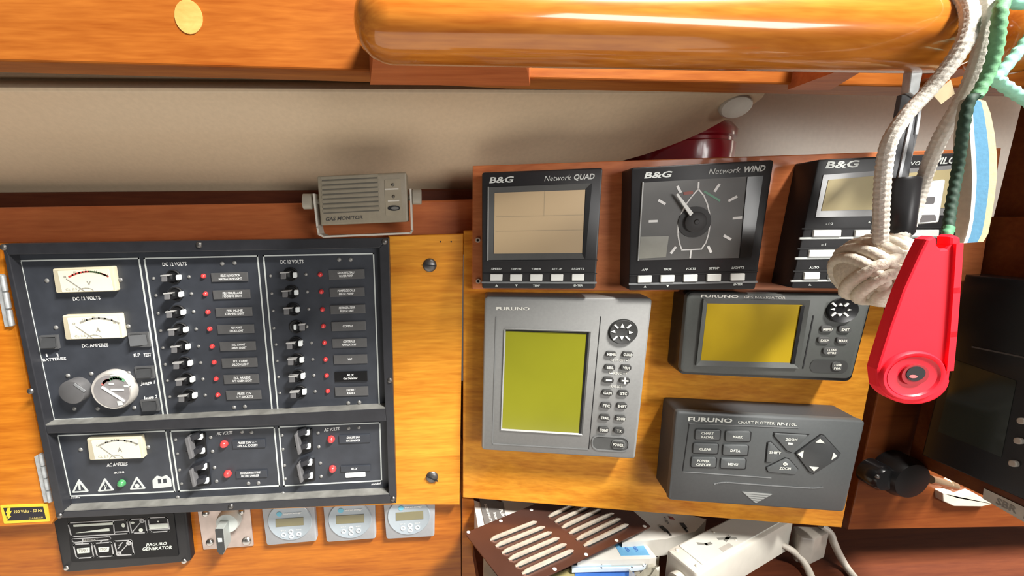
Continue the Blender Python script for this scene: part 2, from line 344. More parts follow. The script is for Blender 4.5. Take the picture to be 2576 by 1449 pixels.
# ------------------------------------------------------------------ handrail
rl, rr_ = [], []
RY = 0.234
def railpt(x, y): return atY(x, y, RY)
pa, pb = railpt(985, 58), railpt(2385, 88); rr0 = 0.0205
rail = thing('handrail', (pa+pb)/2, 'long varnished round wooden handrail in front of the upper beam', 'handrail')
ax = (pb-pa).normalized(); pts = []; rad = []
for t, f in ((-1.0, .12), (-.93, .42), (-.8, .63), (-.55, .84), (-.25, .96), (0, 1)): pts.append(pa+ax*(rr0*1.0*(t))); rad.append(rr0*f)
for k in range(1, 12): pts.append(pa.lerp(pb, k/12)); rad.append(rr0)
for t, f in ((0, 1), (.3, .96), (.6, .82), (.85, .55), (.97, .25), (1.0, .08)): pts.append(pb+ax*(rr0*.8*t)); rad.append(rr0*f)
MB().tube(pts, rad, 40).build('rail', W_RAIL, rail, True)
for xx, w0, w1 in ((0.02, -.018, .070), (0.86, -.006, .006)):  # feet drawn out in dark wood to cover the rail's shadow
    p = pa.lerp(pb, xx); b = MB(); vs = []
    for (dx, dy, dz) in [(w0, .004, .012), (w1, .004, .012), (w1, .004, -.016), (w0, .004, -.016), (w0-.006, .0395, .014), (w1+.014, .0395, .014), (w1+.014, .0395, -.019), (w0-.006, .0395, -.019)]: vs.append(p+V((dx, dy, dz)))
    b.add(vs, [(0, 1, 2, 3), (7, 6, 5, 4), (0, 4, 5, 1), (1, 5, 6, 2), (2, 6, 7, 3), (3, 7, 4, 0)]).build('rail_foot', W_RED, rail)
ps = railpt(2560, 96); b = MB(); pts = []; rad = []
for t, f in ((-1.25, .15), (-1.2, .45), (-1.0, .75), (-.7, .93), (-.35, 1), (0, 1), (.3, .96), (.55, .8), (.7, .5), (.78, .15)): pts.append(ps+ax*(rr0*t*.8)); rad.append(rr0*f)
st = thing('handrail', ps, 'short round wooden rail end at the right edge behind the teal cord', 'handrail')
b.tube(pts, rad, 32).build('rail', W_RAIL, st, True)
MB().add([ps+V(q) for q in [(-.012, .004, .012), (.008, .004, .012), (.008, .004, -.012), (-.012, .004, -.012), (-.012, .0395, .012), (.008, .0395, .012), (.008, .0395, -.012), (-.012, .0395, -.012)]], [(0, 1, 2, 3), (7, 6, 5, 4), (0, 4, 5, 1), (1, 5, 6, 2), (2, 6, 7, 3), (3, 7, 4, 0)]).build('rail_foot', W_RED, st)
# red dome of a lamp or cup behind the instruments
pc = atY(1698, 402, 0.412); PR = Plane(pc, (0, 0, 1)); RD = mat('red_translucent', (0.30, 0.010, 0.022), 0.22, coat=0.6)
rc = thing('red_cap', pc, 'dark red round plastic cap on the ledge behind the instruments', 'cap')
MB().lathe(PR, (0, 0), [(.050, -.012), (.0515, .003), (.0515, .011), (.049, .0125), (.049, .0155), (.0515, .017), (.0515, .024), (.047, .030), (.026, .033), (.001, .034)], 48).build('cap_shell', RD, rc, True)
# ------------------------------------------------------------------ hinges and sticker
def hinge_obj(pts, label, kn):
    h = thing('hinge', PA.p(PA.q(*pts[0], .003), .003), label, 'hinge')
    MB().prism(PA, PA.qs(pts, .004), .002, .004).build('hinge_leaf', GALV, h)
    (ax_, ay), (bx, by) = pts[1], pts[2]
    for k in range(kn):
        t0, t1 = (k+.06)/kn, (k+.94)/kn
        MB().tube([PA.p(PA.q(ax_+(bx-ax_)*t, ay+(by-ay)*t, .0035), .0035) for t in (t0, t1)], .0022, 10).build('knuckle', GALV, h, True)
hinge_obj([(-14, 690), (6, 690), (31, 821), (12, 823)], 'galvanised hinge on the left edge of the switch panel, the upper one', 3)
hinge_obj([(86, 1149), (103, 1140), (128, 1263), (111, 1264)], 'galvanised hinge above the yellow sticker at the panel lower left', 4)
PS = PA.off(0.002); Y_ = mat('sticker_yellow', (0.85, 0.62, 0.04), .4, var=.03)
stk = thing('warning_sticker', PS.p(PS.q(60, 1293), .0005), 'yellow edged black warning sticker with a lightning bolt', 'sticker')
slabpx('sticker_border', PS, [(0, 1271), (119, 1266.7), (126, 1311.5), (10, 1317.5)], 0, .0004, Y_, stk, r=.0012)
slabpx('sticker_panel', PS, [(8, 1278), (108, 1274.4), (115.5, 1306), (19, 1310)], .0003, .0006, mat('sticker_black', (.015, .012, .02), .4), stk)
slabpx('bolt_mark', PS, [(19, 1278), (26, 1277.5), (25, 1286), (30, 1284.5), (24, 1297), (28, 1299), (18, 1308.5), (20, 1299), (15, 1300), (19, 1290), (14, 1291)], .0006, .0007, Y_, stk)
b = MB(); b.text(PS, '220 Volts - 50 Hz', (34, 1291), (107, 1287), 7, .0007, True, .25); b.text(PS, 'DANGER', (73, 1306.5), (109, 1303), 4, .0007, False, .2)
b.build('lettering', mat('sticker_text', (.75, .60, .18), .5), stk)

# ------------------------------------------------------------------ electrical switch panel
ep = thing('switch_panel', PA.p(PA.q(600, 1290, 0), 0), 'large black electrical switch panel with breakers, red lights and white outlines', 'switch panel')
HF, HR = .0125, .003
fr = MB(); O = [(5, 613), (978, 598), (997, 1266), (142, 1304)]
I1 = [(21, 641), (954, 624), (969, 1028), (114, 1071)]; I2 = [(118, 1091), (972, 1059), (978, 1244), (161, 1287)]
o_, i1, i2 = PA.qs(O, HF), PA.qs(I1, HF), PA.qs(I2, HF)
for p in ([o_[0], o_[1], i1[1], i1[0]], [o_[1], o_[2], i2[2], i2[1], i1[2], i1[1]], [o_[2], o_[3], i2[3], i2[2]], [o_[3], o_[0], i1[0], i1[3], i2[0], i2[3]], [i1[3], i1[2], i2[1], i2[0]]): fr.prism(PA, p, .0005, HF, .0006)
fr.build('frame', BLKF, ep)
LEDGE = mat('lit_black_edge', (0.20, 0.20, 0.185), .4, var=.3, scale=60)  # light falling on the ledge tops, painted in as pale grey
for (qa, qb) in ((i1[3], i1[2]), (i2[3], i2[2])):
    dv = V((0, 0.0011)); MB().prism(PA, [tuple(V(qa)-dv), tuple(V(qb)-dv), tuple(V(qb)+dv), tuple(V(qa)+dv)], HR, HF-.0004).build('lit_ledge', LEDGE, ep)
for nm, I in (('upper', I1), ('lower', I2)):
    MB().prism(PA, inset(PA.qs(I, HF), -.0005), 0.0006, HR).build('face_plate', BLK, ep)
FP = PA.off(HR)
for qd in ([(51.7, 656), (349.5, 650), (411, 1045), (136, 1056)], [(363.5, 650), (648, 644), (685, 1035), (422.5, 1045)], [(663, 643.5), (939.5, 638), (954.5, 1024.5), (699.5, 1034)], [(145, 1095.5), (417.5, 1083.7), (439.7, 1236), (177.7, 1248)], [(429, 1084.3), (690, 1074.8), (703.3, 1221.5), (451, 1234.7)], [(701.8, 1074), (955.5, 1063), (960, 1208.8), (715, 1221.5)]):
    MB().line(FP, FP.qs(qd), .0013, 0, .0004, True).build('outline', LINE, ep)
def screwpx(pl, x, y, r, m, parent, h=0.0, name='screw', hh=.0012):
    return MB().dome(pl, pl.q(x, y, h), r, h, hh, 10, 3).build(name, m, parent, True)
PFR = PA.off(HF)
for x, y in ((9, 622), (501, 616), (968, 608), (77, 984), (981, 957), (989, 1255), (150, 1297), (581, 1274)): screwpx(PFR, x, y, .0030, DSTEEL, ep, hh=.0020)
GS = mat('dull_screw', (.30, .30, .29), .45, metal=.5)
for x, y in ((118, 706), (303, 704), (141, 824), (323, 821), (171, 945), (230, 940), (324, 938), (246, 1028), (338, 1026), (187, 1028), (203, 1131), (373, 1125), (447, 1251), (712, 1241), (559, 663), (590, 661), (589, 1025), (616, 1023), (853, 653), (882, 653), (876, 1014), (904, 1012), (609, 1086), (633, 1087), (877, 1077), (903, 1075), (625, 1216), (650, 1215)):
    screwpx(FP, x, y, .0021, GS, ep)
txt = MB(); T = lambda s, x0, y0, x1, y1, cap, bold=False, it=0.0: txt.text(FP, s, (x0, y0), (x1, y1), cap, .0004, bold, it)
# gauges
def gauge(q, needle, letter, lp, arc, tk):
    Hh = .0050; p = FP.qs(q, Hh); g_ = MB().prism(FP, rnd(p, .0016), 0, Hh, .0007).build('gauge', IVORYS, ep, True)
    (x0, y0), (x1, y1), (x2, y2), (x3, y3) = q
    def mix(u, v): return (x0*(1-u)*(1-v)+x1*u*(1-v)+x2*u*v+x3*(1-u)*v, y0*(1-u)*(1-v)+y1*u*(1-v)+y2*u*v+y3*(1-u)*v)
    d = FP.qs([mix(.085, .10), mix(.93, .09), mix(.955, .96), mix(.11, .97)], Hh)
    MB().prism(FP, rnd(d, .0008), Hh-.0002, Hh+.0003).build('dial_face', IVORY, g_)
    H2 = Hh+.0006
    MB().line(FP, FP.qs([needle[0], needle[1]], H2), .0008, H2-.0004, H2).build('needle', GREYT, g_)
    t = MB(); t.text(FP, letter, (lp[0]-5, lp[1]+5), (lp[0]+6, lp[1]+5), 10, H2, True)
    ph = [mix(.5+.13*math.cos(k/8*math.pi), .98-.15*math.sin(k/8*math.pi)) for k in range(9)]
    t.line(FP, FP.qs(ph, H2), .0004, H2-.0003, H2)
    for k, s_ in enumerate(tk):
        u = .19+.70*k/(len(tk)-1); vv = .36-.24*math.sin(math.pi*k/(len(tk)-1)); mx = mix(u, vv); t.text(FP, s_, (mx[0]-3.5, mx[1]+2), (mx[0]+3.5, mx[1]+2), 5.5, H2)
    m0 = mix(.17, .90); m1 = mix(.36, .89); t.text(FP, 'CL 2.5', m0, m1, 5, H2)
    t.build('dial_print', GREYT, g_)
    for pts, m_ in arc: MB().line(FP, FP.qs(pts, H2), .0014, H2-.0003, H2).build('scale_band', m_, g_)
    return g_
def arcpts(p0, p1, p2, a, b, n=6): # quadratic curve slice
    o = []
    for k in range(n+1):
        t = a+(b-a)*k/n; o.append(tuple(p0[i]*(1-t)**2+2*p1[i]*t*(1-t)+p2[i]*t*t for i in (0, 1)))
    return o
A_ = ((174, 696), (222, 671), (271, 695))
gauge([(131.3, 676.2), (282.9, 669.8), (292.4, 732.5), (140.8, 737.3)], ((167, 702), (212, 732)), 'V', (224, 712), [(arcpts(*A_, 0, .52), REDP), (arcpts(*A_, .52, .82), GRNP), (arcpts(*A_, .82, 1), REDP)], ['8', '10', '12', '14', '16'])
A2 = ((203, 811), (247, 789), (298, 812)); AC = ((251, 1120), (296, 1096), (346, 1117))
gauge([(155.9, 793.7), (301, 789.7), (310.6, 850.8), (164.6, 854.8)], ((191, 821), (234, 851)), 'A', (247, 829), [(arcpts(*A2, 0, 1), GREYT)], ['0', '15', '30', '45', '60'])
gauge([(217.7, 1103), (353.9, 1098.5), (361.9, 1153.3), (225, 1157.7)], ((251.7, 1124.2), (289.5, 1151)), 'A', (301.5, 1131), [(arcpts(*AC, 0, 1), GREYT)], ['0', '5', '10', '15', '20'])
T('DC 12 VOLTS', 184, 756.5, 253, 753, 9, True); T('DC AMPERES', 207, 874.5, 273, 871.5, 9, True); T('AC AMPERES', 268.6, 1174, 321, 1170.5, 9, True, .2); T('SECTEUR', 286, 1192, 313, 1190, 5, True, .2)
T('DC 12 VOLTS', 409, 669, 470, 667.5, 9, True); T('DC 12 VOLTS', 706, 663, 763.5, 662, 9, True)
T('AC VOLTS', 545, 1095, 584.6, 1091.5, 8, True, .2); T('AC VOLTS', 815, 1085.5, 853, 1082, 8, True, .2)
T('1', 116, 897, 120, 897, 7, True); T('2', 143, 896, 148, 896, 7, True); T('BATTERIES', 108, 909, 167, 905, 7, True)
T('E.P', 337, 898, 354, 896.5, 8, True); T('TEST', 362, 897, 381, 895.5, 8, True); T('Jauge 1', 354, 968, 389, 965, 8, True, .2); T('Jauge 2', 361, 1006, 396, 1001, 8, True, .2)
T('model', 934, 1220.5, 957, 1218, 5, True, .2); T('scelle', 178, 1254, 202, 1253, 4, True, .2)
# small rocker switches
for q, tilt in (([(99, 845), (143, 843), (148, 877), (104, 879)], 0), ([(322, 838.5), (372, 835.5), (379, 872), (329, 874)], 1), ([(338.5, 923.5), (384, 921), (389, 951), (344, 953)], 0), ([(352.6, 1007), (396, 1004), (401.5, 1033), (358, 1036)], 0)):
    p = FP.qs(q, .002); rs = MB(); rs.ring(FP, p, inset(p, .0016), 0, .0024); r0 = rs.build('rocker_switch', mat('rocker_rim', (.09, .092, .095), .35), ep)
    ii = ccw(inset(p, .002)); c = (sum(a[0] for a in ii)/4, sum(a[1] for a in ii)/4); b = MB()
    zt = max(a[1] for a in ii); vs = [FP.p(a, 0) for a in ii]+[FP.p(a, (.0052 if ((a[0] < c[0]) if tilt else (a[1] < c[1])) else .0018)) for a in ii]
    b.add(vs, [(3, 2, 1, 0), (4, 5, 6, 7)]+[(i, (i+1) % 4, 4+(i+1) % 4, 4+i) for i in range(4)]).build('rocker', mat('dark_rocker', (.055, .057, .06), .3) if not tilt else mat('grey_rocker', (.11, .115, .12), .35), r0)
# rotary selector knob and round gauge
c = FP.q(181, 987, .009); kp = [(c[0]+.0118*math.cos(a), c[1]+.0118*math.sin(a)) for a in [math.radians(28+ (k+1)*(360-30)/24) for k in range(24)]]+[FP.q(213, 982, .009)]
MB().prism(FP, kp, 0, .010, .0012).build('selector_knob', mat('knob_grey', (.10, .10, .103), .4), ep, True)
b = MB(); b.line(FP, FP.qs([(189, 968), (211, 983)], .0102), .0022, .0098, .0104); b.build('knob_pointer', mat('knob_edge', (.24, .25, .26), .4), ep)
c = FP.q(284, 982, .006); rg = MB().lathe(FP, c, [(.0196, 0), (.0196, .0055), (.0180, .0080), (.0168, .0078)], 40).build('round_gauge', mat('gauge_bezel', (.46, .44, .41), .25, coat=.6), ep, True)
cc = (c[0]+.0005, c[1]-.0003); MB().prism(FP, ell(cc, .0164, .0164, 36), .0076, .0081).build('dial_face', mat('gauge_dial', (.26, .25, .25), .3, var=.15, scale=70, coat=.7), rg)
H2 = .0085; MB().line(FP, FP.qs([(258, 975), (311, 1008)], H2), .0021, H2-.0003, H2+.0003).build('needle', WHITE, rg)
for pts, m_ in ((arcpts((258, 967), (264, 956), (273, 956), 0, 1), mat('red_mark', (.6, .16, .14), .5)), (arcpts((274, 956), (292, 946), (310, 957), 0, 1), mat('green_mark', (.16, .42, .22), .5)), ([(313, 950), (326, 968)], LINE)): MB().line(FP, FP.qs(pts, H2), .0022, H2-.0003, H2).build('scale_band', m_, rg)
b = MB(); b.line(FP, FP.qs([(281, 981), (308, 981)], H2), .0022, H2-.0003, H2); b.line(FP, FP.qs([(276, 966), (283, 966)], H2), .0020, H2-.0003, H2); b.line(FP, FP.qs([(314, 972), (321, 972)], H2), .0020, H2-.0003, H2); b.line(FP, FP.qs([(280, 945), (292, 943)], H2), .0016, H2-.0003, H2)
b.prism(FP, FP.qs([(294, 1010), (306, 1008), (309, 1019), (297, 1020)], H2), H2-.0003, H2); b.build('dial_print', LINE, rg)
# breakers, lights and labels
COLA = [((446.6, 698.3), (413, 701), (510.8, 695), (531.5, 686, 623, 708), 'FEUX NAVIGATION', 'NAVIGATION LIGHT', 58), ((452.8, 741), (420, 746), (515.9, 740), (536, 730, 629, 752), 'FEU MOUILLAGE', 'MOORING LIGHT', 49), ((458.3, 786), (425, 792), (522, 785.5), (542.5, 774, 634, 796), 'FEU HUNE', 'STEAMING LIGHT', 48), ((464.5, 830), (431, 837), (526.7, 828), (547, 817.5, 639, 839), 'FEU PONT', 'DECK LIGHT', 34), ((470.4, 873), (437.8, 880), (532.8, 872), (553, 860, 643, 882), 'ECL. AVANT', 'CABIN LIGHT', 40), ((476, 914.6), (443, 921), (537.8, 912), (558, 901, 647, 924), 'ECL. CARRE', 'SALOON LIGHT', 42), ((481.7, 955.5), (449.7, 963), (542.5, 953.8), (563, 943, 651, 965), 'ECL. ARRIERE', 'AFT CABIN LIGHT', 50), ((487.4, 996), (456, 1003.8), (547.2, 994.3), (569, 983, 657, 1005), 'PRISE 12 V', '12 V SOCKETS', 42)]
COLB = [((740.7, 692), (712.8, 694), (804.8, 691), (826.5, 678, 917, 702), "GROUPE D'EAU", 'WATER PUMP', 42), ((744, 736), (717, 740), (807.7, 734), (829, 724, 917, 746), 'POMPE DE CALE', 'BILGE PUMP', 44), ((747.5, 779.4), (720.7, 783.5), (810.6, 778.7), (831, 767, 919, 789), 'REFRIGERATEUR', 'FRIDGE UNIT', 41), ((743, 823.3), (760, 824), (812.8, 821), (834, 809, 920, 832), 'COMPAS', '', 26), ((754.5, 864.6), (728, 871), (815.7, 863), (836, 852, 923, 874), 'CENTRALE', 'NAVIGATION', 35), ((757.7, 906), (731, 911), (818.5, 905), (839.6, 893, 924, 915), 'VHF', '', 11), ((760.6, 946.5), (734.5, 954), (821, 945.5), (842.5, 935, 924, 960), 'AUX', 'Gas Detector', 36), ((764, 986.7), (737.4, 994), (824, 984.6), (843, 974, 926.5, 996), 'RADIO /', 'RADIO', 22)]
TOGW = mat('white_marker', (.85, .90, .90), .3, var=.02); TOG = mat('toggle_grey', (.15, .15, .155), .35)
def toggle(wx, wy, lx, ly, parent):
    cx_, cy_ = (wx-9, wy-2) if lx < wx else (wx+3, wy-2)
    br = MB().lathe(FP, FP.q(cx_, cy_, 0), [(.0068, 0), (.0068, .0012), (.0060, .0018), (.0052, .0014), (.0048, .0009)], 20).build('breaker', DKREC, parent, True)
    b = MB(); HL = .0105; s_ = 8; tip = FP.qs([(lx-s_, ly-9), (lx+s_, ly-9.6), (lx+s_, ly+8.4), (lx-s_, ly+9)], HL)
    bx = wx-15 if lx < wx else wx+5; base = FP.qs([(bx-9, wy-8), (bx+10, wy-9), (bx+10, wy+9), (bx-9, wy+9)], .002)
    vs = [FP.p(a, .0004) for a in ccw(base)]+[FP.p(a, HL-.001) for a in ccw(tip)]+[FP.p(a, HL) for a in inset(tip, .0008)]
    b.add(vs, [(3, 2, 1, 0), (8, 9, 10, 11)]+[(i, (i+1) % 4, 4+(i+1) % 4, 4+i) for i in range(4)]+[(4+i, 4+(i+1) % 4, 8+(i+1) % 4, 8+i) for i in range(4)]).build('lever', BLKS, br)
    MB().prism(FP, rnd(inset(tip, .0004), .0006, 3), HL-.0012, HL+.0004, .0004).build('lever_tip', TOG, br)
    tp_ = ccw(FP.qs([(lx-s_, ly-9), (lx+s_+ (8 if lx < wx else 0), ly-10.5)], HL-.0004)+FP.qs([(lx+s_+(6 if lx < wx else 0), ly-7.5), (lx-s_, ly-6)], HL-.0004)); MB().prism(FP, tp_, HL-.003, HL+.0006).build('lever_edge', mat('lever_edge', (.42, .42, .41), .3), br)
    MB().prism(FP, rnd(FP.qs([(wx-5, wy-6.5), (wx+5.5, wy-7), (wx+6, wy+6.5), (wx-4.5, wy+7)], .0034), .0012, 3), .0004, .0036, .0004).build('on_marker', TOGW, br)
for rows_, dx in ((COLA, 0), (COLB, 0)):
    for k, (wt, lv, led, (x0, y0, x1, y1), t1, t2, tw) in enumerate(rows_):
        toggle(*wt, *lv, ep)
        MB().dome(FP, FP.q(*led, .001), .0024, 0, .0030, 14, 4).build('indicator_light', REDL, ep, True)
        black = t1 == 'AUX'
        MB().prism(FP, FP.qs(slopeq(x0, y0, x1, y1, -.03), .0012), 0, .0014, .0003).build('label_plate', BLKS if black else LABEL, ep)
        xm = (x0+x1)/2+ (2 if rows_ is COLA else -2); ym = (y0+y1)/2
        P2 = FP.off(.0015)
        for j, s_ in enumerate([t for t in (t1, t2) if t]):
            n_ = 2 if t2 else 1; ws = tw*(1.0 if len(s_) >= max(len(t1), len(t2)) else .84 if len(s_) > 4 else .5); yb = ym+(-1.2 if n_ == 2 and j == 0 else 6.8 if n_ == 2 else 2.5)
            txt.text(P2, s_, (xm-ws/2, yb+.015*ws), (xm+ws/2, yb-.015*ws), 5.8, .0001, True, .1 if rows_ is COLA else .12)
        screwpx(FP, wt[0]-60+(0 if lv[0] < wt[0] else 6), wt[1]+2, .0015, GS, ep); screwpx(FP, wt[0]+29, wt[1]-2, .0017, GS, ep)
def double_breaker(q, w1, w2):
    br = MB().prism(FP, FP.qs([(q[1][0]+0, q[0][1]+2), (w1[0]+12, w1[1]-10), (w2[0]+12, w2[1]+10), (q[1][0]+4, q[1][1]-2)], .002), 0, .0016, .0003).build('breaker', DKREC, ep)
    (x0, y0), (x1, y1) = q; dx = (x1-x0)*.45
    MB().prism(FP, rnd(FP.qs([(x0, y0+4), (x0+dx, y0), (x1, y1-4), (x1-dx, y1)], .011), .001, 3), .004, .011, .0008).build('lever_bar', TOG, br)
    for (wx, wy) in (w1, w2):
        MB().line(FP, FP.qs([(x0+(wx-x0)*.35, wy+2), (wx-8, wy-3)], .006), .0050, .001, .008).build('lever', BLKF, br)
        MB().prism(FP, rnd(FP.qs([(wx-6, wy-6), (wx+6, wy-6.5), (wx+6.5, wy+6), (wx-5.5, wy+6.5)], .004), .0012, 3), .001, .0042, .0004).build('on_marker', TOGW, br)
for q, w1, w2, led, (x0, y0, x1, y1), ls in ((((463, 1101), (486, 1157)), (502, 1100), (506.7, 1135.5), (562, 1119), (585, 1107, 667, 1127), ('PRISES 220V A.C.', '220V A.C. SOCKETS')), (((474, 1181), (492, 1228)), (511.7, 1176), (517, 1210.5), (571, 1194), (594, 1184, 672, 1202), ('CHARGEUR BATTERIE', 'BATTERY CHARGER')), (((738.7, 1091), (757, 1146)), (772, 1089), (774, 1124), (832, 1107), (853, 1094.6, 931, 1114), ('CHAUFFE EAU', 'WATER HEATER')), (((745, 1168), (762, 1217)), (778, 1165), (780, 1198.5), (835.8, 1181.6), (857, 1172, 932, 1186), ('AUX', ''))):
    double_breaker(q, w1, w2)
    MB().dome(FP, FP.q(*led, .002), .0040, 0, .0050, 18, 5).build('indicator_light', REDL, ep, True)
    MB().prism(FP, FP.qs(slopeq(x0, y0, x1, y1, -.04), .0012), 0, .0014, .0003).build('label_plate', BLK, ep)
    xm, ym = (x0+x1)/2-4, (y0+y1)/2
    for j, s_ in enumerate([t for t in ls if t]):
        ws = len(s_)*(3.0 if ls[1] else 5.5); yb = ym+(-1 if j == 0 and ls[1] else 6.5 if ls[1] else 3); txt.text(FP.off(.0015), s_, (xm-ws/2, yb+.02*ws), (xm+ws/2, yb-.02*ws), 5.6, .0001, True, .2)
    for (wx, wy) in (w1, w2): screwpx(FP, wx-60 if wx < 600 else wx-62, wy+6, .0016, GS, ep); screwpx(FP, wx+28, wy, .0019, GS, ep)
slabpx('white_sticker', FP, [(868.7, 1190), (919, 1187.5), (919.5, 1199), (869.5, 1202)], .0004, .0008, WHITE, ep, r=.001)
# warning triangles, book mark and green light
def tri(a, b, c_):
    p = FP.qs([a, b, c_], .0003); m = MB().prism(FP, rnd(p, .0010, 3), 0, .0004).build('warning_mark', LINE, ep)
    MB().prism(FP, inset(p, .0019), .0003, .0006).build('mark_field', BLK, m); return m
z3 = lambda x, y: (x/3.377, 1020+y/3.377)
m1 = tri(z3(610, 743), z3(755, 733), z3(668, 624)); MB().line(FP, FP.qs([z3(672, 660), z3(677, 712)], .0007), .0018, .0005, .0008).build('mark_sign', LINE, m1)
m2 = tri(z3(828, 732), z3(970, 722), z3(888, 614)); MB().line(FP, FP.qs([z3(884, 655), z3(878, 684), z3(900, 682), z3(892, 715)], .0007), .0013, .0005, .0008).build('mark_sign', LINE, m2)
m3 = tri(z3(1100, 715), z3(1240, 708), z3(1160, 602)); MB().prism(FP, ell(FP.q(*z3(1164, 683), .0007), .0024, .0024, 14), .0005, .0008).build('mark_sign', LINE, m3)
bk = MB().prism(FP, rnd(FP.qs([z3(1295, 635), z3(1330, 598), z3(1372, 608), z3(1412, 592), z3(1452, 628), z3(1458, 690), z3(1300, 706)], .0003), .0012, 3), 0, .0004).build('manual_mark', LINE, ep)
MB().prism(FP, FP.qs([z3(1340, 625), z3(1366, 628), z3(1370, 660), z3(1344, 662)], .0006), .0003, .0006).build('mark_field', BLK, bk); MB().prism(FP, FP.qs([z3(1384, 625), z3(1412, 622), z3(1416, 655), z3(1388, 660)], .0006), .0003, .0006).build('mark_field', BLK, bk)
MB().dome(FP, FP.q(303.5, 1218, .002), .0040, 0, .0045, 18, 5).build('indicator_light', GRNL, ep, True)
txt.build('lettering', WHITE, ep)
# ------------------------------------------------------------------ generator panel, key switch and battery monitors on the lower fascia
gp = thing('generator_panel', PF.p(PF.q(300, 1430), 0), 'black generator control panel with white symbols below the switch panel', 'control panel')
z = lambda x, y: (120+x/6.779, 1280+y/6.779)
po = PF.qs([(124, 1262), (464, 1250), (482, 1413), (159, 1441)], .007)
MB().prism(PF, rnd(po, .006), 0, .007, .0014).build('panel_body', mat('generator_black', (.014, .014, .016), .45, spec=.3), gp, True)
MB().prism(PF, rnd(PF.qs([z(330, 110), z(2150, 60), z(2240, 800), z(410, 910)], .0074), .002), .0065, .0078, .0004).build('membrane', mat('membrane_black', (.007, .007, .008), .4, spec=.2), gp)
HG = .0079; ln = MB()
MGY = mat('membrane_grey', (.42, .42, .42), .5)
def box_line(pts, w_=.0011, r=.0018): MB().line(PF, rnd(PF.qs([z(*p) for p in pts], HG), r, 4), w_, HG-.0002, HG+.0002, True).build('symbol_outline', MGY, gp)
box_line([(345, 240), (1345, 185), (1390, 420), (405, 475)]); box_line([(1390, 180), (1660, 165), (1695, 405), (1435, 415)]); box_line([(1710, 155), (2040, 140), (2080, 380), (1755, 400)])
box_line([(410, 515), (1065, 475), (1075, 525), (425, 575)], .0008); box_line([(435, 605), (745, 590), (785, 825), (495, 845)]); box_line([(785, 590), (1085, 570), (1125, 805), (850, 820)]); box_line([(1130, 550), (1430, 535), (1470, 780), (1190, 795)])
for a in ([(1120, 205), (1140, 425)], [(1145, 395), (1385, 380)], [(1440, 400), (1610, 200)], [(1215, 765), (1385, 580)], [(1720, 265), (2050, 245)], [(1735, 355), (2060, 340)], [(585, 600), (600, 520)], [(905, 565), (930, 540)]): MB().line(PF, PF.qs([z(*p) for p in a], HG), .0010, HG-.0002, HG+.0003).build('symbol_line', MGY, gp)
for p in ((1612, 202), (1385, 583), (1213, 765)):
    c = PF.q(*z(*p), HG); MB().ring(PF, ell(c, .0026, .0026, 14), ell(c, .0011, .0011, 14), HG-.0002, HG+.0005).build('symbol_ring', MGY, gp)
ln.line(PF, PF.qs([z(1270, 580), z(1215, 630), z(1240, 635), z(1200, 675)], HG), .0010, HG-.0002, HG+.0003)
ln.build('symbol_bolt', MGY, gp)
b = MB(); b.prism(PF, PF.qs([z(440, 270), z(1130, 228), z(1135, 268), z(445, 305)], HG), HG-.0002, HG+.0003); b.prism(PF, PF.qs([z(480, 412), z(1050, 325), z(1055, 375)], HG), HG-.0002, HG+.0003)
b.prism(PF, PF.qs([z(1730, 270), z(2050, 250), z(2058, 325), z(1738, 345)], HG), HG-.0002, HG+.0003); b.prism(PF, PF.qs([z(500, 680), z(715, 660), z(718, 745), z(515, 760)], HG), HG-.0002, HG+.0003); b.prism(PF, PF.qs([z(865, 660), z(1050, 648), z(1040, 725), z(880, 740)], HG), HG-.0002, HG+.0003)
b.prism(PF, ell(PF.q(*z(1885, 215), HG), .0010, .0010, 10), HG-.0002, HG+.0003); b.prism(PF, ell(PF.q(*z(1290, 280), HG), .0018, .0026, 10), HG-.0002, HG+.0003); b.prism(PF, ell(PF.q(*z(1590, 360), HG), .0022, .0022, 10), HG-.0002, HG+.0003); b.prism(PF, ell(PF.q(*z(1450, 235), HG), .0020, .0014, 10), HG-.0002, HG+.0003)
b.text(PF, 'PAGURO', z(1680, 640), z(2030, 610), 7, HG, True, .3); b.text(PF, 'GENERATOR', z(1610, 712), z(2120, 680), 8, HG, True, .3)
b.build('lettering', mat('membrane_white', (.70, .74, .66), .5), gp)
b = MB(); b.text(PF, 'START', z(535, 735), z(695, 722), 7, HG+.0004, True); b.text(PF, 'STOP', z(895, 718), z(1020, 708), 7, HG+.0004, True); b.text(PF, 'PREHEAT', z(600, 555), z(860, 535), 4, HG, True, .2); b.build('lettering', GREYT, gp)
for p in ((322, 995), (2330, 882)): screwpx(PF, *z(*p), .0036, STEEL, gp, .006, hh=.0025)
# key switch on a bare steel plate
ks = thing('isolator_switch', PF.p(PF.q(565, 1330), 0), 'black lever isolator switch on a bare metal plate under the switch panel', 'switch')
PL_ = mat('brushed_plate', (.56, .47, .43), .36, metal=.75, var=.2, scale=40)
MB().prism(PF, rnd(PF.qs([(494.5, 1268), (627, 1262), (638, 1373), (511.7, 1383)], .0016), .0012), 0, .0016, .0002).build('plate', PL_, ks)
for x, y, r in ((517, 1292, .004), (607, 1288, .0035), (528, 1365, .0045), (620, 1362, .0055)):
    s_ = MB().dome(PF, PF.q(x, y, .002), r, .0014, .0032, 12, 4).build('screw', STEEL, ks, True)
WK = mat('pale_switch_plastic', (.62, .66, .63), .4)
c = PF.q(574, 1312, .006); MB().lathe(PF, c, [(.0125, .001), (.0125, .006), (.0112, .009), (.0100, .0092), (.002, .0094)], 32).build('switch_collar', WK, ks, True)
kp = PF.qs([(540, 1331), (561, 1331), (566, 1386), (561, 1396), (552, 1395), (546, 1386)], .021)
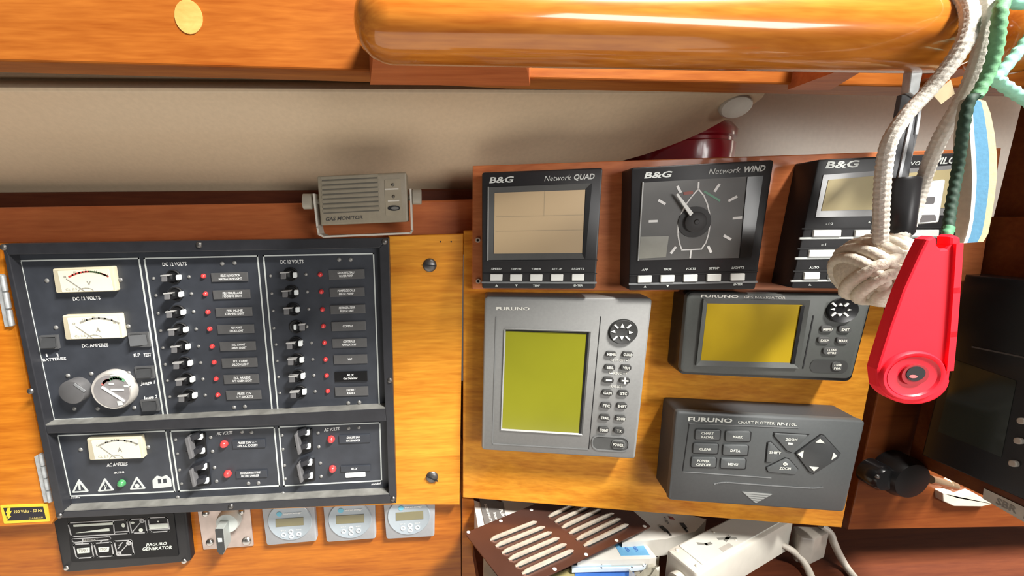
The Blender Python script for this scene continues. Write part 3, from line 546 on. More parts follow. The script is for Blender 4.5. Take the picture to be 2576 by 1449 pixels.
kl = MB().prism(PF, rnd(kp, .0008, 3), .008, .0205, .0006).build('lever', mat('lever_grey', (.30, .33, .32), .4), ks)
MB().prism(PF, inset(rnd(kp, .0008, 3), .0003), .0200, .0212).build('lever_face', mat('dark_lever', (.030, .034, .036), .35), kl)
MB().prism(PF, PF.qs([(547.5, 1354), (558, 1354), (559, 1363), (549, 1364)], .0214), .0205, .0215).build('lever_mark', LINE, kl)
# battery monitors
MG = mat('monitor_grey', (.36, .37, .39), .4, var=.03, scale=300); MG2 = mat('monitor_face', (.34, .39, .43), .3, var=.03, coat=.3); LCD = mat('monitor_lcd', (.20, .18, .09), .25, var=.1, scale=30, coat=.5); CYAN = mat('cyan_print', (.16, .50, .66), .5)
zm = lambda x, y: (640+x/5.367, 1260+y/5.367)
for (q, c, rpx, lcd, btn, tx, place) in (([(656, 1262), (789, 1255), (797.4, 1361.5), (671, 1372.5)], (480, 275), 54, [(285, 247), (660, 222), (665, 325), (290, 352)], [(395, 460), (492, 415), (500, 480), (600, 448)], ((390, 186), (632, 168), (335, 180)), 'next to the bare metal switch plate'),
        ([(811, 1254), (942.5, 1248), (946, 1355), (821.5, 1364.5)], (1290, 250), 53, [(1102, 203), (1478, 180), (1480, 290), (1108, 310)], [(1205, 412), (1303, 375), (1305, 437), (1405, 402)], ((1215, 140), (1450, 122), (1165, 132)), 'between the two other monitors'),
        ([(963, 1248), (1095, 1243), (1093, 1349.5), (972, 1356.5)], (2085, 205), 52, [(1910, 162), (2278, 138), (2282, 245), (1912, 268)], [(2005, 370), (2102, 333), (2105, 395), (2202, 360)], ((2025, 100), (2258, 82), (1980, 98)), 'below the honey coloured door board')):
    mo = thing('battery_monitor', PF.p(PF.q(*zm(*c)), 0), 'square grey battery monitor with round face, '+place, 'monitor', 'battery monitors on the lower fascia')
    MB().prism(PF, rnd(PF.qs(q, .006), .0035), 0, .006, .0009).build('case', MG, mo, True)
    cq = PF.q(*zm(*c), .0065); R_m = PF.m(*zm(*c), rpx*2, .0065)/2
    MB().lathe(PF, cq, [(R_m*1.03, .0055), (R_m*1.03, .0066), (R_m, .0072), (R_m*.985, .0070)], 44).build('face', MG2, mo, True)
    HM = .0072; MB().prism(PF, PF.qs([zm(*p) for p in lcd], HM), .0060, HM+.0002).build('lcd', LCD, mo)
    b = MB()
    for p in btn: cb = PF.q(*zm(*p), HM); b.ring(PF, ell(cb, .0026, .0026, 18), ell(cb, .0017, .0017, 18), .0068, HM+.0004)
    b.text(PF, 'victron energy', zm(*tx[0]), zm(*tx[1]), 4.4, HM+.0002, True, .2); b.text(PF, 'SETUP', zm(btn[0][0]-40, btn[0][1]-46), zm(btn[0][0]+30, btn[0][1]-50), 3.2, HM+.0002); b.text(PF, 'SELECT', zm(btn[3][0]-40, btn[3][1]-48), zm(btn[3][0]+35, btn[3][1]-52), 3.2, HM+.0002)
    b.build('lettering', WHITE, mo)
    MB().prism(PF, ell(PF.q(*zm(*tx[2]), HM), .0030, .0028, 14), HM-.0002, HM+.0002).build('logo_mark', CYAN, mo)

# ------------------------------------------------------------------ gas monitor on its bracket
PG = Plane(C0+V((0, 0.338, 0)), (-.03, -1, 0)); zg = lambda x, y: (740+x/5.6, 400+y/5.6)
gm = thing('gas_monitor', PG.p(PG.q(915, 592), 0), 'small beige gas monitor box in a white U bracket above the switch panel', 'gas monitor')
GB = mat('beige_plastic', (.28, .245, .18), .5, var=.05, scale=300); GBW = mat('bracket_white', (.60, .57, .50), .4)
MB().prism(PG, rnd(PG.qs([zg(318, 238), zg(1582, 182), zg(1606, 884), zg(372, 938)], 0), .0022), -.026, 0, .0016).build('case', GB, gm, True)
for k in range(8):
    y = 290+k*66; xa = 400+k*3; xb = 1165+k*3; MB().line(PG, PG.qs([zg(xa, y+12), zg(xb, y-26)], .0), .0010, -.0004, .00012).build('grille_slot', mat('grille_shadow', (.11, .10, .08), .7), gm)
for k in range(8):
    y = 262+k*66; xa = 400+k*3; xb = 1165+k*3; MB().line(PG, PG.qs([zg(xa, y+12), zg(xb, y-26)], .0), .0022, -.0004, .0006).build('grille_rib', mat('grille_rib', (.26, .23, .17), .55), gm)
MB().prism(PG, rnd(PG.qs([zg(1270, 290), zg(1500, 280), zg(1520, 790), zg(1290, 800)], .0004), .0016), -.0004, .0004).build('indicator_plate', mat('beige_light', (.32, .28, .205), .5), gm)
for p in ((1388, 362), (1397, 528)): MB().dome(PG, PG.q(*zg(*p), .001), .0015, .0002, .0012, 12, 3).build('indicator_light', mat('dim_lens', (.10, .09, .07), .3), gm, True)
ov = MB().prism(PG, ell(PG.q(*zg(1405, 692), .0005), .0055, .0023, 24), .0003, .0008).build('test_button', DKREC, gm); MB().prism(PG, ell(PG.q(*zg(1420, 692), .0008), .0036, .0012, 20), .0006, .0011).build('button_centre', STEEL, ov)
b = MB(); b.text(PG, 'GAS MONITOR', zg(440, 872), zg(968, 842), 9, .0002, True, .2); b.build('lettering', DKT, gm)
b = MB(); b.line(PG, PG.qs([zg(1285, 428), zg(1460, 420)], .0005), .0012, .0003, .0006); b.line(PG, PG.qs([zg(1330, 592), zg(1470, 585)], .0005), .0012, .0003, .0006); b.build('indicator_print', GBW, gm)
br = MB(); ctr = [(278, 500), (330, 960), (350, 1060), (420, 1095), (1640, 1045), (1660, 1010), (1640, 430)]
pq = PG.qs([zg(*p) for p in ctr], -.004)
for i in range(len(pq)-1):
    a, c_ = V(pq[i]), V(pq[i+1]); d = (c_-a).normalized(); n_ = V((-d.y, d.x))*.0008; e = d*.0007
    br.prism(PG, [tuple(a-e-n_), tuple(c_+e-n_), tuple(c_+e+n_), tuple(a-e+n_)], -.019, -.003)
br.build('bracket', GBW, gm)
for x, y, d in ((200, 605, -1), (1730, 540, 1)):
    c3 = PG.p(PG.q(*zg(x, y), -.010), -.010); ks_ = MB()
    ks_.tube([c3+PG.u*(-.0042), c3+PG.u*(-.0036), c3+PG.u*.0036, c3+PG.u*.0042], [.0055, .0066, .0066, .0055], 36, braid=.10, lobes=3, pitch=1e9); ks_.tube([c3-PG.u*.004*0, c3-PG.u*d*.010], .0025, 10); ks_.build('clamp_knob', mat('knob_beige', (.34, .31, .25), .5), gm, True)

# ------------------------------------------------------------------ the three sailing instruments
OPZ = .007
GLASS = mat('dark_glass', (.10, .102, .10), .12, var=.05, coat=.8)
def instrument(name, label, front, hf, window, extra_h=.0):
    t = thing(name, PB.p(PB.q(*front[3], OPZ), OPZ), label, 'instrument', 'sailing instruments on the red plate')
    MB().prism(PB, rnd(PB.qs(front, hf), .0022), OPZ+.0004, hf, .0010).build('case', GREYB, t, True)
    return t
zq = lambda x, y: (1180+x/3.3026, 380+y/3.3026); HB = .030
def bars(t, rows_, hl):
    for (p0, p1, th_, m_) in rows_: MB().line(PB, PB.qs([p0, p1], hl), th_, hl-.0008, hl+.0003).build('trim_line', m_, t)
PALE = mat('strip_grey', (.20, .21, .215), .4)
q1 = instrument('quad_display', 'black square instrument with a blank tan screen, left of the three', [zq(108, 178), zq(1112, 138), zq(1050, 1145), zq(108, 1142)], HB, None)
q2 = instrument('wind_display', 'black square wind instrument with a white boat outline and pointer', [zq(1352, 138), zq(2535, 72), zq(2378, 1150), zq(1328, 1157)], HB, None)
def keys(t, cs, w_, hgt, slope, zf, tops, bots, m=OFFW):
    lt = MB()
    for k, (x, y) in enumerate(cs):
        MB().prism(PB, rnd(PB.qs([zf(x-w_/2, y-hgt/2-slope*w_/2), zf(x+w_/2, y-hgt/2+slope*w_/2), zf(x+w_/2-3, y+hgt/2+slope*w_/2), zf(x-w_/2-2, y+hgt/2-slope*w_/2)], HB+.0012), .0005, 3), HB-.0005, HB+.0015, .0003).build('key', m, t)
        if k < len(tops) and tops[k]:
            s_, dy = tops[k], tops_dy; wd = len(s_)*17; lt.text(PB, s_, zf(x-wd/2-3, y-dy), zf(x+wd/2-3, y-dy+slope*wd), 5.5, HB+.0004, True, .1)
        if k < len(bots) and bots[k]:
            s_ = bots[k]; yb = y+bots_dy
            if s_ in '^v': d = 1 if s_ == '^' else -1; lt.prism(PB, PB.qs([zf(x-12, yb+9*d), zf(x+12, yb+9*d), zf(x, yb-9*d)], HB+.0003), HB-.0002, HB+.0004)
            else: wd = len(s_)*15; lt.text(PB, s_, zf(x-wd/2, yb+8), zf(x+wd/2, yb+8+slope*wd), 5, HB+.0004, True)
    return lt
tops_dy, bots_dy = 62, 66
lt = keys(q1, [(228, 1050), (393, 1051), (560, 1051), (732, 1051), (907, 1050)], 102, 54, 0.0, zq, ['SPEED', 'DEPTH', 'TIMER', 'SETUP', 'LIGHTS'], ['^', 'v', 'TEMP', '', 'ENTER'])
lt.text(PB, 'B&G', zq(168, 266), zq(362, 258), 15, HB+.0003, True, .25); lt.text(PB, 'Network', zq(625, 250), zq(845, 240), 14, HB+.0003, False, .2); lt.text(PB, 'QUAD', zq(866, 238), zq(1038, 232), 14, HB+.0003, True, .2)
lt.build('lettering', LINE, q1)
bars(q1, [(zq(115, 1019), zq(1058, 1018), .0008, DKREC), (zq(112, 1092), zq(1052, 1094), .0016, PALE), (zq(130, 918), zq(1065, 905), .0006, DKREC)], HB+.0002)
MB().prism(PB, PB.qs([zq(160, 302), zq(1022, 268), zq(962, 897), zq(156, 905)], HB), HB-.001, HB+.0005).build('window', GLASS, q1)
TANL = mat('blank_lcd', (.48, .36, .215), .35, var=.03, scale=20, coat=.3)  # tan of the reflected headliner is put into the screen colour
l1 = MB().prism(PB, PB.qs([zq(212, 348), zq(965, 322), zq(940, 846), zq(205, 852)], HB+.0005), HB-.0005, HB+.0008).build('lcd', TANL, q1)
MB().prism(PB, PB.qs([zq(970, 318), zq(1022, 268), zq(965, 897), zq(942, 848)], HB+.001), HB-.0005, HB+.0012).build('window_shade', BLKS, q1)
b = MB(); b.line(PB, PB.qs([zq(160, 302), zq(156, 905)], HB+.0008), .0010, HB, HB+.0012); b.build('window_edge', mat('glass_edge', (.36, .37, .36), .3), q1)
b = MB(); b.line(PB, PB.qs([zq(225, 545), zq(950, 530)], HB+.0009), .0003, HB, HB+.0009); b.line(PB, PB.qs([zq(225, 665), zq(945, 655)], HB+.0009), .0003, HB, HB+.0009); b.line(PB, PB.qs([zq(628, 335), zq(622, 540)], HB+.0009), .0003, HB, HB+.0009); b.build('lcd_divider', mat('lcd_dark', (.32, .26, .17), .4), q1)
# wind
tops_dy, bots_dy = 68, 62
lt = keys(q2, [(1462, 1063), (1650, 1060), (1842, 1056), (2037, 1051), (2235, 1047)], 115, 58, -.02, zq, ['APP', 'TRUE', 'VOLTS', 'SETUP', 'LIGHTS'], ['^', 'v', '', '', 'ENTER'])
lt.text(PB, 'B&G', zq(1455, 226), zq(1675, 215), 15, HB+.0003, True, .25); lt.text(PB, 'Network', zq(1990, 195), zq(2250, 178), 15, HB+.0003, False, .2); lt.text(PB, 'WIND', zq(2272, 178), zq(2455, 165), 15, HB+.0003, True, .2)
lt.build('lettering', LINE, q2)
bars(q2, [(zq(1335, 1035), zq(2395, 1000), .0008, DKREC), (zq(1335, 1105), zq(2385, 1086), .0017, PALE)], HB+.0002)
DIAL = mat('wind_dial', (.115, .115, .112), .42, var=.15, scale=25, coat=.0, spec=.3)
MB().prism(PB, PB.qs([zq(1445, 262), zq(2440, 205), zq(2340, 885), zq(1405, 908)], HB), HB-.001, HB+.0005).build('dial', DIAL, q2)
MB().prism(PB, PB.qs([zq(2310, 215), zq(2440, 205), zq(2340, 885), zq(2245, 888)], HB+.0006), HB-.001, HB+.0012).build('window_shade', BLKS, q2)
b = MB(); b.line(PB, PB.qs([zq(1445, 262), zq(1405, 908)], HB+.0008), .0009, HB, HB+.0012); b.build('window_edge', MATS['glass_edge'], q2)
b = MB(); HD = HB+.0008
port = [(1905, 315), (1850, 378), (1800, 445), (1760, 530), (1738, 615), (1735, 690), (1748, 765), (1768, 822)]; star = [(1905, 315), (1950, 370), (1980, 440), (1998, 520), (2003, 600), (1990, 690), (1968, 760), (1930, 815)]
b.line(PB, PB.qs([zq(*p) for p in port], HD), .0010, HD-.0006, HD); b.line(PB, PB.qs([zq(*p) for p in star], HD), .0010, HD-.0006, HD); b.line(PB, PB.qs([zq(1768, 822), zq(1930, 815)], HD), .0010, HD-.0006, HD)
b.line(PB, PB.qs([zq(1908, 262), zq(1905, 315)], HD), .0012, HD-.0006, HD); b.line(PB, PB.qs([zq(1845, 822), zq(1838, 885)], HD), .0012, HD-.0006, HD)
for (p0, p1) in (((1735, 300), (1755, 338)), ((2075, 283), (2045, 328)), ((1582, 412), (1622, 436)), ((2218, 382), (2165, 410)), ((1503, 584), (1556, 582)), ((2202, 558), (2257, 553)), ((2125, 706), (2168, 730)), ((1682, 843), (1712, 803)), ((1990, 798), (2008, 835))): MB().line(PB, PB.qs([zq(*p0), zq(*p1)], HD), .0020, HD-.0006, HD).build('tick_mark', WHITE, q2)
b.build('boat_outline', WHITE, q2)
MB().line(PB, PB.qs([zq(1795, 352), zq(1848, 345)], HD), .0024, HD-.0006, HD-.0001).build('port_band', mat('dim_red', (.28, .07, .05), .5), q2)
MB().line(PB, PB.qs([zq(1960, 338), zq(2080, 410)], HD), .0016, HD-.0006, HD-.0001).build('starboard_band', mat('dim_green', (.12, .30, .20), .5), q2)
MB().prism(PB, PB.qs([zq(1425, 712), zq(1660, 705), zq(1635, 882), zq(1412, 895)], HD), HD-.0006, HD).build('lcd', mat('grey_lcd', (.26, .26, .22), .3, coat=.4), q2)
hub = MB().lathe(PB, PB.q(*zq(1872, 590), HD), [(.0125, HD-.0006), (.0125, HD+.0004), (.0082, HD+.0006), (.0082, HD+.0026), (.0070, HD+.0032), (.0022, HD+.0033), (.0016, HD+.0042)], 32).build('pointer_hub', mat('hub_dark', (.055, .055, .056), .5, spec=.2), q2, True)
MB().prism(PB, PB.qs([zq(1718, 362), zq(1732, 352), zq(1860, 515), zq(1835, 540)], HD+.003), HD+.0026, HD+.0036).build('pointer', OFFW, hub)
# pilot
zp = lambda x, y: (1940+x/3.622, 360+y/3.622)
q3 = instrument('pilot_display', 'black autopilot instrument with a yellowish screen behind the knotted white ball', [zp(432, 150), zp(1822, 82), zp(1600, 1335), zp(185, 1322)], HB, None)
lt = MB()
lt.text(PB, 'B&G', zp(492, 229), zp(786, 217), 17, HB+.0003, True, .25); lt.text(PB, 'Network', zp(1090, 212), zp(1440, 196), 15, HB+.0003, False, .2); lt.text(PB, 'PILOT', zp(1488, 192), zp(1740, 180), 17, HB+.0003, True, .2)
MB().prism(PB, PB.qs([zp(472, 290), zp(1740, 195), zp(1640, 655), zp(400, 675)], HB), HB-.001, HB+.0005).build('window', mat('grey_glass', (.24, .245, .25), .25, coat=.4), q3)
MB().prism(PB, PB.qs([zp(520, 335), zp(1650, 238), zp(1590, 590), zp(455, 618)], HB+.0005), HB-.0005, HB+.0008).build('lcd', mat('yellow_lcd', (.46, .39, .215), .45, var=.03, spec=.3), q3)
for (y, xl, ks_) in ((822, 268, [(390, 640), (770, 1015), (1150, 1265), (1285, 1530)]), (1005, 230, [(350, 595), (730, 975), (1110, 1350)]), (1210, 190, [(305, 445), (530, 670), (760, 900), (990, 1130), (1220, 1360)])):
    for xa, xb in ks_: MB().prism(PB, rnd(PB.qs([zp(xa, y-30), zp(xb, y-32), zp(xb-6, y+30), zp(xa-8, y+31)], HB+.0012), .0005, 3), HB-.0005, HB+.0015, .0003).build('key', OFFW, q3)
    bars(q3, [(zp(xl, y+46), zp(xl+1400, y+30), .0016, LINE), (zp(xl+15, y-42), zp(xl+1420, y-56), .0010, DKREC)], HB+.0002)
for s_, x, y in (('-10', 530, 735), ('+10', 915, 722), ('-1', 476, 925), ('AUTO', 390, 1135)): lt.text(PB, s_, zp(x-len(s_)*11, y+9), zp(x+len(s_)*11, y+8), 5.5, HB+.0004, True)
for x, d in ((352, 1), (582, -1)): lt.prism(PB, PB.qs([zp(x-14, 1290+9*d), zp(x+14, 1290+9*d), zp(x, 1290-9*d)], HB+.0003), HB-.0002, HB+.0004)
lt.build('lettering', LINE, q3)

# ------------------------------------------------------------------ radar
zr = lambda x, y: (1180+x/3.22, 730+y/3.22); HRD = .022
rd = thing('radar_display', PB.p(PB.q(1212, 1131), 0), 'grey radar display with a tall green screen and oval keys', 'radar')
MB().prism(PB, rnd(PB.qs([zr(126, 50), zr(1492, 66), zr(1350, 1374), zr(100, 1298)], HRD), .0038), .0005, HRD, .0022, .0035).build('case', GREYP, rd, True)
b = MB(); b.line(PB, PB.qs([zr(1066, 215), zr(970, 1285)], HRD+.0001), .0007, HRD-.0003, HRD+.0002); b.build('groove', DKREC, rd)
b = MB(); b.line(PB, PB.qs([zr(218, 218), zr(190, 1245)], HRD+.0002), .0009, HRD-.0003, HRD+.0005); b.line(PB, PB.qs([zr(190, 1245), zr(962, 1290)], HRD+.0002), .0009, HRD-.0003, HRD+.0005); b.build('bezel_ridge', mat('ridge_grey', (.17, .175, .175), .45), rd)
SCR = mat('radar_screen', (.235, .235, .014), .16, var=.06, scale=14, coat=.7)
po = PB.qs([zr(298, 320), zr(970, 343), zr(905, 1157), zr(268, 1119)], HRD); 
MB().prism(PB, po, HRD-.001, HRD+.0003).build('screen', SCR, rd)
MB().ring(PB, inset(po, -.0014), po, HRD-.0002, HRD+.0014, HRD+.0002).build('screen_rim', GREYP, rd)
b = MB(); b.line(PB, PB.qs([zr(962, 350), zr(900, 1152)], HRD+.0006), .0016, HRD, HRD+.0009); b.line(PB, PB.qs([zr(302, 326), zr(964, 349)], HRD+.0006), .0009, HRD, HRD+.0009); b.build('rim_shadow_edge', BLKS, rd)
lt = MB(); lt.text(PB, 'FURUNO', zr(220, 161), zr(490, 163), 8.2, HRD+.0003, True)
KD = mat('key_dark', (.045, .046, .045), .4); HK = HRD+.0022
c = PB.q(*zr(1245, 336), HRD); R1 = PB.m(*zr(1245, 336), 66)/2
dk = MB().lathe(PB, c, [(R1*1.08, HRD-.0005), (R1*1.06, HRD+.0005), (R1, HRD+.0004), (R1*.97, HRD+.0024), (R1*.6, HRD+.0018), (.0005, HRD+.0015)], 36, sy=.93).build('cursor_pad', KD, rd, True)
ar = MB(); hA = HRD+.0026
for pts in ([(1243, 270), (1260, 305), (1227, 303)], [(1238, 408), (1220, 375), (1253, 376)], [(1148, 337), (1182, 325), (1186, 348)], [(1330, 344), (1296, 331), (1296, 356)]): MB().prism(PB, PB.qs([zr(*p) for p in pts], hA), hA-.0008, hA).build('arrow_mark', OFFW, dk)
for p0, p1 in (((1183, 284), (1204, 305)), ((1308, 285), (1286, 305)), ((1172, 400), (1196, 378)), ((1298, 400), (1275, 378))): MB().line(PB, PB.qs([zr(*p0), zr(*p1)], hA), .0014, hA-.0008, hA).build('tick_mark', OFFW, dk)
def pill(pl, cx_, cy_, hw, hh, zf, h0, h1, ch=.0005, s=0.03):
    return MB().prism(pl, rnd(pl.qs([zf(cx_-hw, cy_-hh-s*hw), zf(cx_+hw, cy_-hh+s*hw), zf(cx_+hw, cy_+hh+s*hw), zf(cx_-hw, cy_+hh-s*hw)], h1), .05, 6), h0, h1, ch)
for (x, y, s_, wd) in ((1154, 520, 'MENU', 70), (1287, 522, 'GUARD', 74), (1143, 626, 'EBL', 54), (1274, 629, 'VRM', 56), (1131, 730, '', 0), (1263, 734, '', 0), (1122, 833, 'GAIN', 66), (1252, 838, 'STC', 54), (1112, 936, 'FTC', 56), (1240, 940, 'SHIFT', 70), (1101, 1034, 'TRAIL', 66), (1229, 1041, 'ZOOM', 68), (1092, 1134, 'TONE', 66), (1217, 1140, 'TX', 42)):
    pill(PB, x, y, 43, 24, zr, HRD-.0005, HK).build('key', KD, rd)
    if s_: lt.text(PB, s_, zr(x-wd/2, y+11-.02*wd), zr(x+wd/2, y+12+.02*wd), 6.8, HK+.0001, True)
for p0, p1 in (((1114, 728), (1150, 730)), ((1242, 733), (1284, 736)), ((1264, 715), (1262, 755))): lt.line(PB, PB.qs([zr(*p0), zr(*p1)], HK), .0014, HK-.0004, HK+.0002)
lt.text(PB, 'HM OFF', zr(1168, 577), zr(1264, 579), 6.2, HRD+.0003); lt.text(PB, 'RING', zr(1166, 684), zr(1240, 686), 6.8, HRD+.0003); lt.text(PB, 'RANGE', zr(1145, 790), zr(1242, 793), 6.8, HRD+.0003)
for pts in ([(1145, 556), (1150, 566), (1162, 568)], [(1290, 560), (1284, 570), (1272, 571)], [(1133, 660), (1138, 672), (1158, 673)], [(1278, 665), (1270, 677), (1250, 677)]): lt.line(PB, PB.qs([zr(*p) for p in pts], HRD), .0007, HRD-.0002, HRD+.0004)
pr = PB.qs([zr(1000, 1180), zr(1290, 1198), zr(1285, 1302), zr(1000, 1285)], HRD)
MB().ring(PB, rnd(inset(pr, -.0012), .05, 6), rnd(pr, .05, 6), HRD-.0004, HRD+.0008).build('power_surround', mat('ridge_grey', (.17, .175, .175), .45), rd)
MB().prism(PB, rnd(pr, .05, 6), HRD-.0004, HRD+.0002).build('power_recess', mat('key_mid', (.075, .077, .076), .45), rd)
p1 = pill(PB, 1210, 1253, 58, 38, zr, HRD-.0004, HRD+.0012, .0004, .05).build('key_ring', mat('ring_grey', (.13, .135, .132), .45), rd); pill(PB, 1210, 1253, 48, 25, zr, HRD+.0006, HRD+.0018, .0003, .05).build('key', KD, p1)
lt.text(PB, 'POWER', zr(1165, 1261), zr(1250, 1268), 6.8, HRD+.0020, True); lt.build('lettering', mat('pale_print', (.70, .70, .64), .5), rd)

# ------------------------------------------------------------------ GPS navigator
zn = lambda x, y: (1640+x/2.264, 700+y/2.264); HN = .026; LP = MATS['pale_print']
gn = thing('gps_navigator', PB.p(PB.q(1720, 945), 0), 'dark grey navigator with a wide amber screen above the chart plotter', 'navigator')
GN = mat('grey_green_plastic', (.090, .097, .092), .45, var=.04, scale=400)
MB().prism(PB, rnd(PB.qs([zn(196, 76), zn(1262, 92), zn(1135, 590), zn(150, 546)], HN-.004), [.006]*4), .0005, HN-.004, .001).build('back_case', BLKS, gn, True)
MB().prism(PB, rnd(PB.qs([zn(202, 78), zn(1262, 96), zn(1142, 578), zn(160, 540)], HN), .006), HN-.0045, HN, .0022, .003).build('case', GN, gn, True)
po = PB.qs([zn(315, 143), zn(855, 151), zn(800, 481), zn(277, 468)], HN)
MB().prism(PB, po, HN-.001, HN+.0003).build('screen', mat('amber_screen', (.42, .29, .012), .16, var=.10, scale=12, coat=.5), gn)
MB().ring(PB, inset(po, -.0042), po, HN-.0004, HN+.0020, HN+.0002).build('screen_rim', GN, gn)
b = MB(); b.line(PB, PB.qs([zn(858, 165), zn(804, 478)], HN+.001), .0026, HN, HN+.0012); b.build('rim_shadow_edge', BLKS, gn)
b = MB(); b.line(PB, PB.qs([zn(920, 215), zn(860, 512)], HN+.0002), .0009, HN-.0003, HN+.0003); b.build('groove', DKREC, gn)
lt = MB(); lt.text(PB, 'FURUNO', zn(278, 108), zn(492, 112), 7, HN+.0003, True); lt.text(PB, 'GPS NAVIGATOR', zn(525, 113), zn(760, 119), 6.5, HN+.0003)
c = PB.q(*zn(1075, 180), HN); R1 = PB.m(*zn(1075, 180), 70)/2
dk = MB().lathe(PB, c, [(R1, HN-.0005), (R1*.97, HN+.0030), (R1*.6, HN+.0024), (.0005, HN+.0022)], 36, sy=.95).build('cursor_pad', BLKS, gn, True); ar = MB(); hA = HN+.0034
for pts in ([(1078, 142), (1088, 155), (1068, 155)], [(1072, 218), (1060, 203), (1086, 203)], [(1020, 178), (1044, 172), (1042, 184)], [(1142, 180), (1122, 174), (1118, 186)]): MB().prism(PB, PB.qs([zn(*p) for p in pts], hA), hA-.0010, hA).build('arrow_mark', OFFW, dk)
for p0, p1 in (((1035, 145), (1048, 156)), ((1118, 147), (1106, 157)), ((1030, 212), (1046, 200)), ((1116, 214), (1102, 202))): MB().line(PB, PB.qs([zn(*p0), zn(*p1)], hA), .0014, hA-.0010, hA).build('tick_mark', OFFW, dk)
for (x, y, s_, wd) in ((1000, 290, 'MENU', 52), (1102, 292, 'EXIT', 44), (983, 354, 'DISP', 46), (1090, 355, 'MARK', 52)):
    pill(PB, x, y, 36, 19, zn, HN-.0005, HN+.0016, .0004).build('key', mat('key_mid', (.075, .077, .076), .45), gn); lt.text(PB, s_, zn(x-wd/2, y+8), zn(x+wd/2, y+9), 6.5, HN+.0018, True)
pill(PB, 1022, 417, 46, 20, zn, HN-.0005, HN+.0016, .0004).build('key', MATS['key_mid'], gn); lt.text(PB, 'CLEAR', zn(996, 414), zn(1052, 414), 5.2, HN+.0018, True); lt.text(PB, 'CTRS', zn(998, 431), zn(1048, 432), 5.2, HN+.0018, True)
MB().prism(PB, rnd(PB.qs([zn(905, 462), zn(1118, 468), zn(1108, 542), zn(895, 535)], HN), .05, 6), HN-.0004, HN+.0004).build('power_recess', KD, gn)
pill(PB, 1055, 503, 30, 26, zn, HN, HN+.0014, .0004).build('key', MATS['key_mid'], gn); lt.text(PB, 'DIM', zn(1038, 500), zn(1078, 501), 5.4, HN+.0016, True); lt.text(PB, 'PWR', zn(1036, 519), zn(1076, 520), 5.4, HN+.0016, True)
lt.build('lettering', LP, gn)

# ------------------------------------------------------------------ chart plotter keypad
zc = lambda x, y: (1690+x/5.152, 1030+y/5.152); HC = .032
cp = thing('chart_plotter', PB.p(PB.q(1690, 1280), 0), 'slate grey chart plotter keypad box below the navigator', 'chart plotter')
GC = mat('plotter_plastic', (.098, .106, .108), .42, var=.04, scale=400, bump=.03)
front = [zc(62, 20), zc(2520, 148), zc(2240, 1335), zc(-45, 1178)]
MB().prism(PB, rnd(PB.qs([zc(75, 25), zc(2505, 150), zc(2232, 1325), zc(-38, 1172)], HC-.004), .004), .0005, HC-.004, .0006).build('back_case', GREYP2, cp, True)
MB().prism(PB, rnd(PB.qs(front, HC), .0035), HC-.0045, HC, .0016, .0025).build('case', GC, cp, True)
lt = MB(); lt.text(PB, 'FURUNO', zc(208, 150), zc(783, 172), 10.5, HC+.0003, True); lt.text(PB, 'CHART PLOTTER', zc(855, 183), zc(1330, 200), 7.5, HC+.0003); lt.text(PB, 'RP-110L', zc(1365, 203), zc(1620, 213), 7.5, HC+.0003, True)
b = MB(); b.line(PB, PB.qs([zc(225, 185), zc(140, 790)], HC), .0007, HC-.0003, HC+.0003); b.build('keypad_edge', DKREC, cp)
RS = mat('ridge_slate', (.19, .197, .20), .4)
for pts, w_ in (([zc(225, 180), zc(1640, 238)], .0005), ([zc(140, 805), zc(1280, 885)], .0007), (arcpts(zc(550, 965), zc(620, 940), zc(740, 945), 0, 1)+[zc(1280, 985), zc(1800, 1018)]+arcpts(zc(1800, 1018), zc(1900, 1020), zc(1950, 1003), .2, 1), .0008)): MB().line(PB, PB.qs(pts, HC), w_, HC-.0003, HC+.0005).build('molded_ridge', RS, cp)
for (x, y, ls) in ((470, 330, ('CHART', 'RADAR')), (862, 350, ('MARK',)), (442, 510, ('CLEAR',)), (830, 530, ('DATA',)), (418, 688, ('POWER', 'ON/OFF')), (800, 705, ('MENU',))):
    rim = rnd(PB.qs([zc(x-172, y-78), zc(x+172, y-68), zc(x+158, y+72), zc(x-178, y+62)], HC), .0018, 4)
    k_ = MB().prism(PB, rim, HC-.0005, HC+.0003).build('key', DKREC, cp)
    MB().prism(PB, rnd(PB.qs([zc(x-160, y-70), zc(x+162, y-62), zc(x+150, y+68), zc(x-168, y+60)], HC+.0014), .0016, 4), HC, HC+.0014, .0005).build('key_cap', GC, k_, True)
    for j, s_ in enumerate(ls):
        wd = len(s_)*32; yb = y+18 if len(ls) == 1 else (y-8 if j == 0 else y+40); lt.text(PB, s_, zc(x-wd/2-8, yb), zc(x+wd/2-8, yb+8), 6.2, HC+.0016, True)
for pts in ([(1335, 310), (1780, 335), (1690, 430), (1560, 560), (1500, 540), (1330, 345)], [(1250, 440), (1290, 425), (1430, 570), (1290, 690), (1225, 690)], [(1240, 790), (1235, 760), (1480, 640), (1530, 655), (1640, 780), (1600, 850), (1260, 815)], [(1610, 575), (1940, 335), (1980, 345), (2190, 580), (2160, 640), (1850, 840), (1790, 815)]):
    p = PB.qs([zc(*q) for q in pts], HC+.0012); k_ = MB().prism(PB, inset(p, -.0006), HC-.0005, HC+.0003).build('key', DKREC, cp)
    MB().prism(PB, rnd(p, .0012, 3), HC, HC+.0012, .0005).build('key_cap', mat('pad_dark', (.05, .053, .055), .4) if pts[0][0] == 1610 else GC, k_, True)
lt.text(PB, 'ZOOM', zc(1470, 405), zc(1625, 410), 6.5, HC+.0015, True); lt.text(PB, 'ZOOM', zc(1392, 778), zc(1540, 784), 6.5, HC+.0015, True)
lt.text(PB, 'SHIFT', zc(1262, 572), zc(1415, 580), 6, HC+.0015, True); hA = HC+.0016
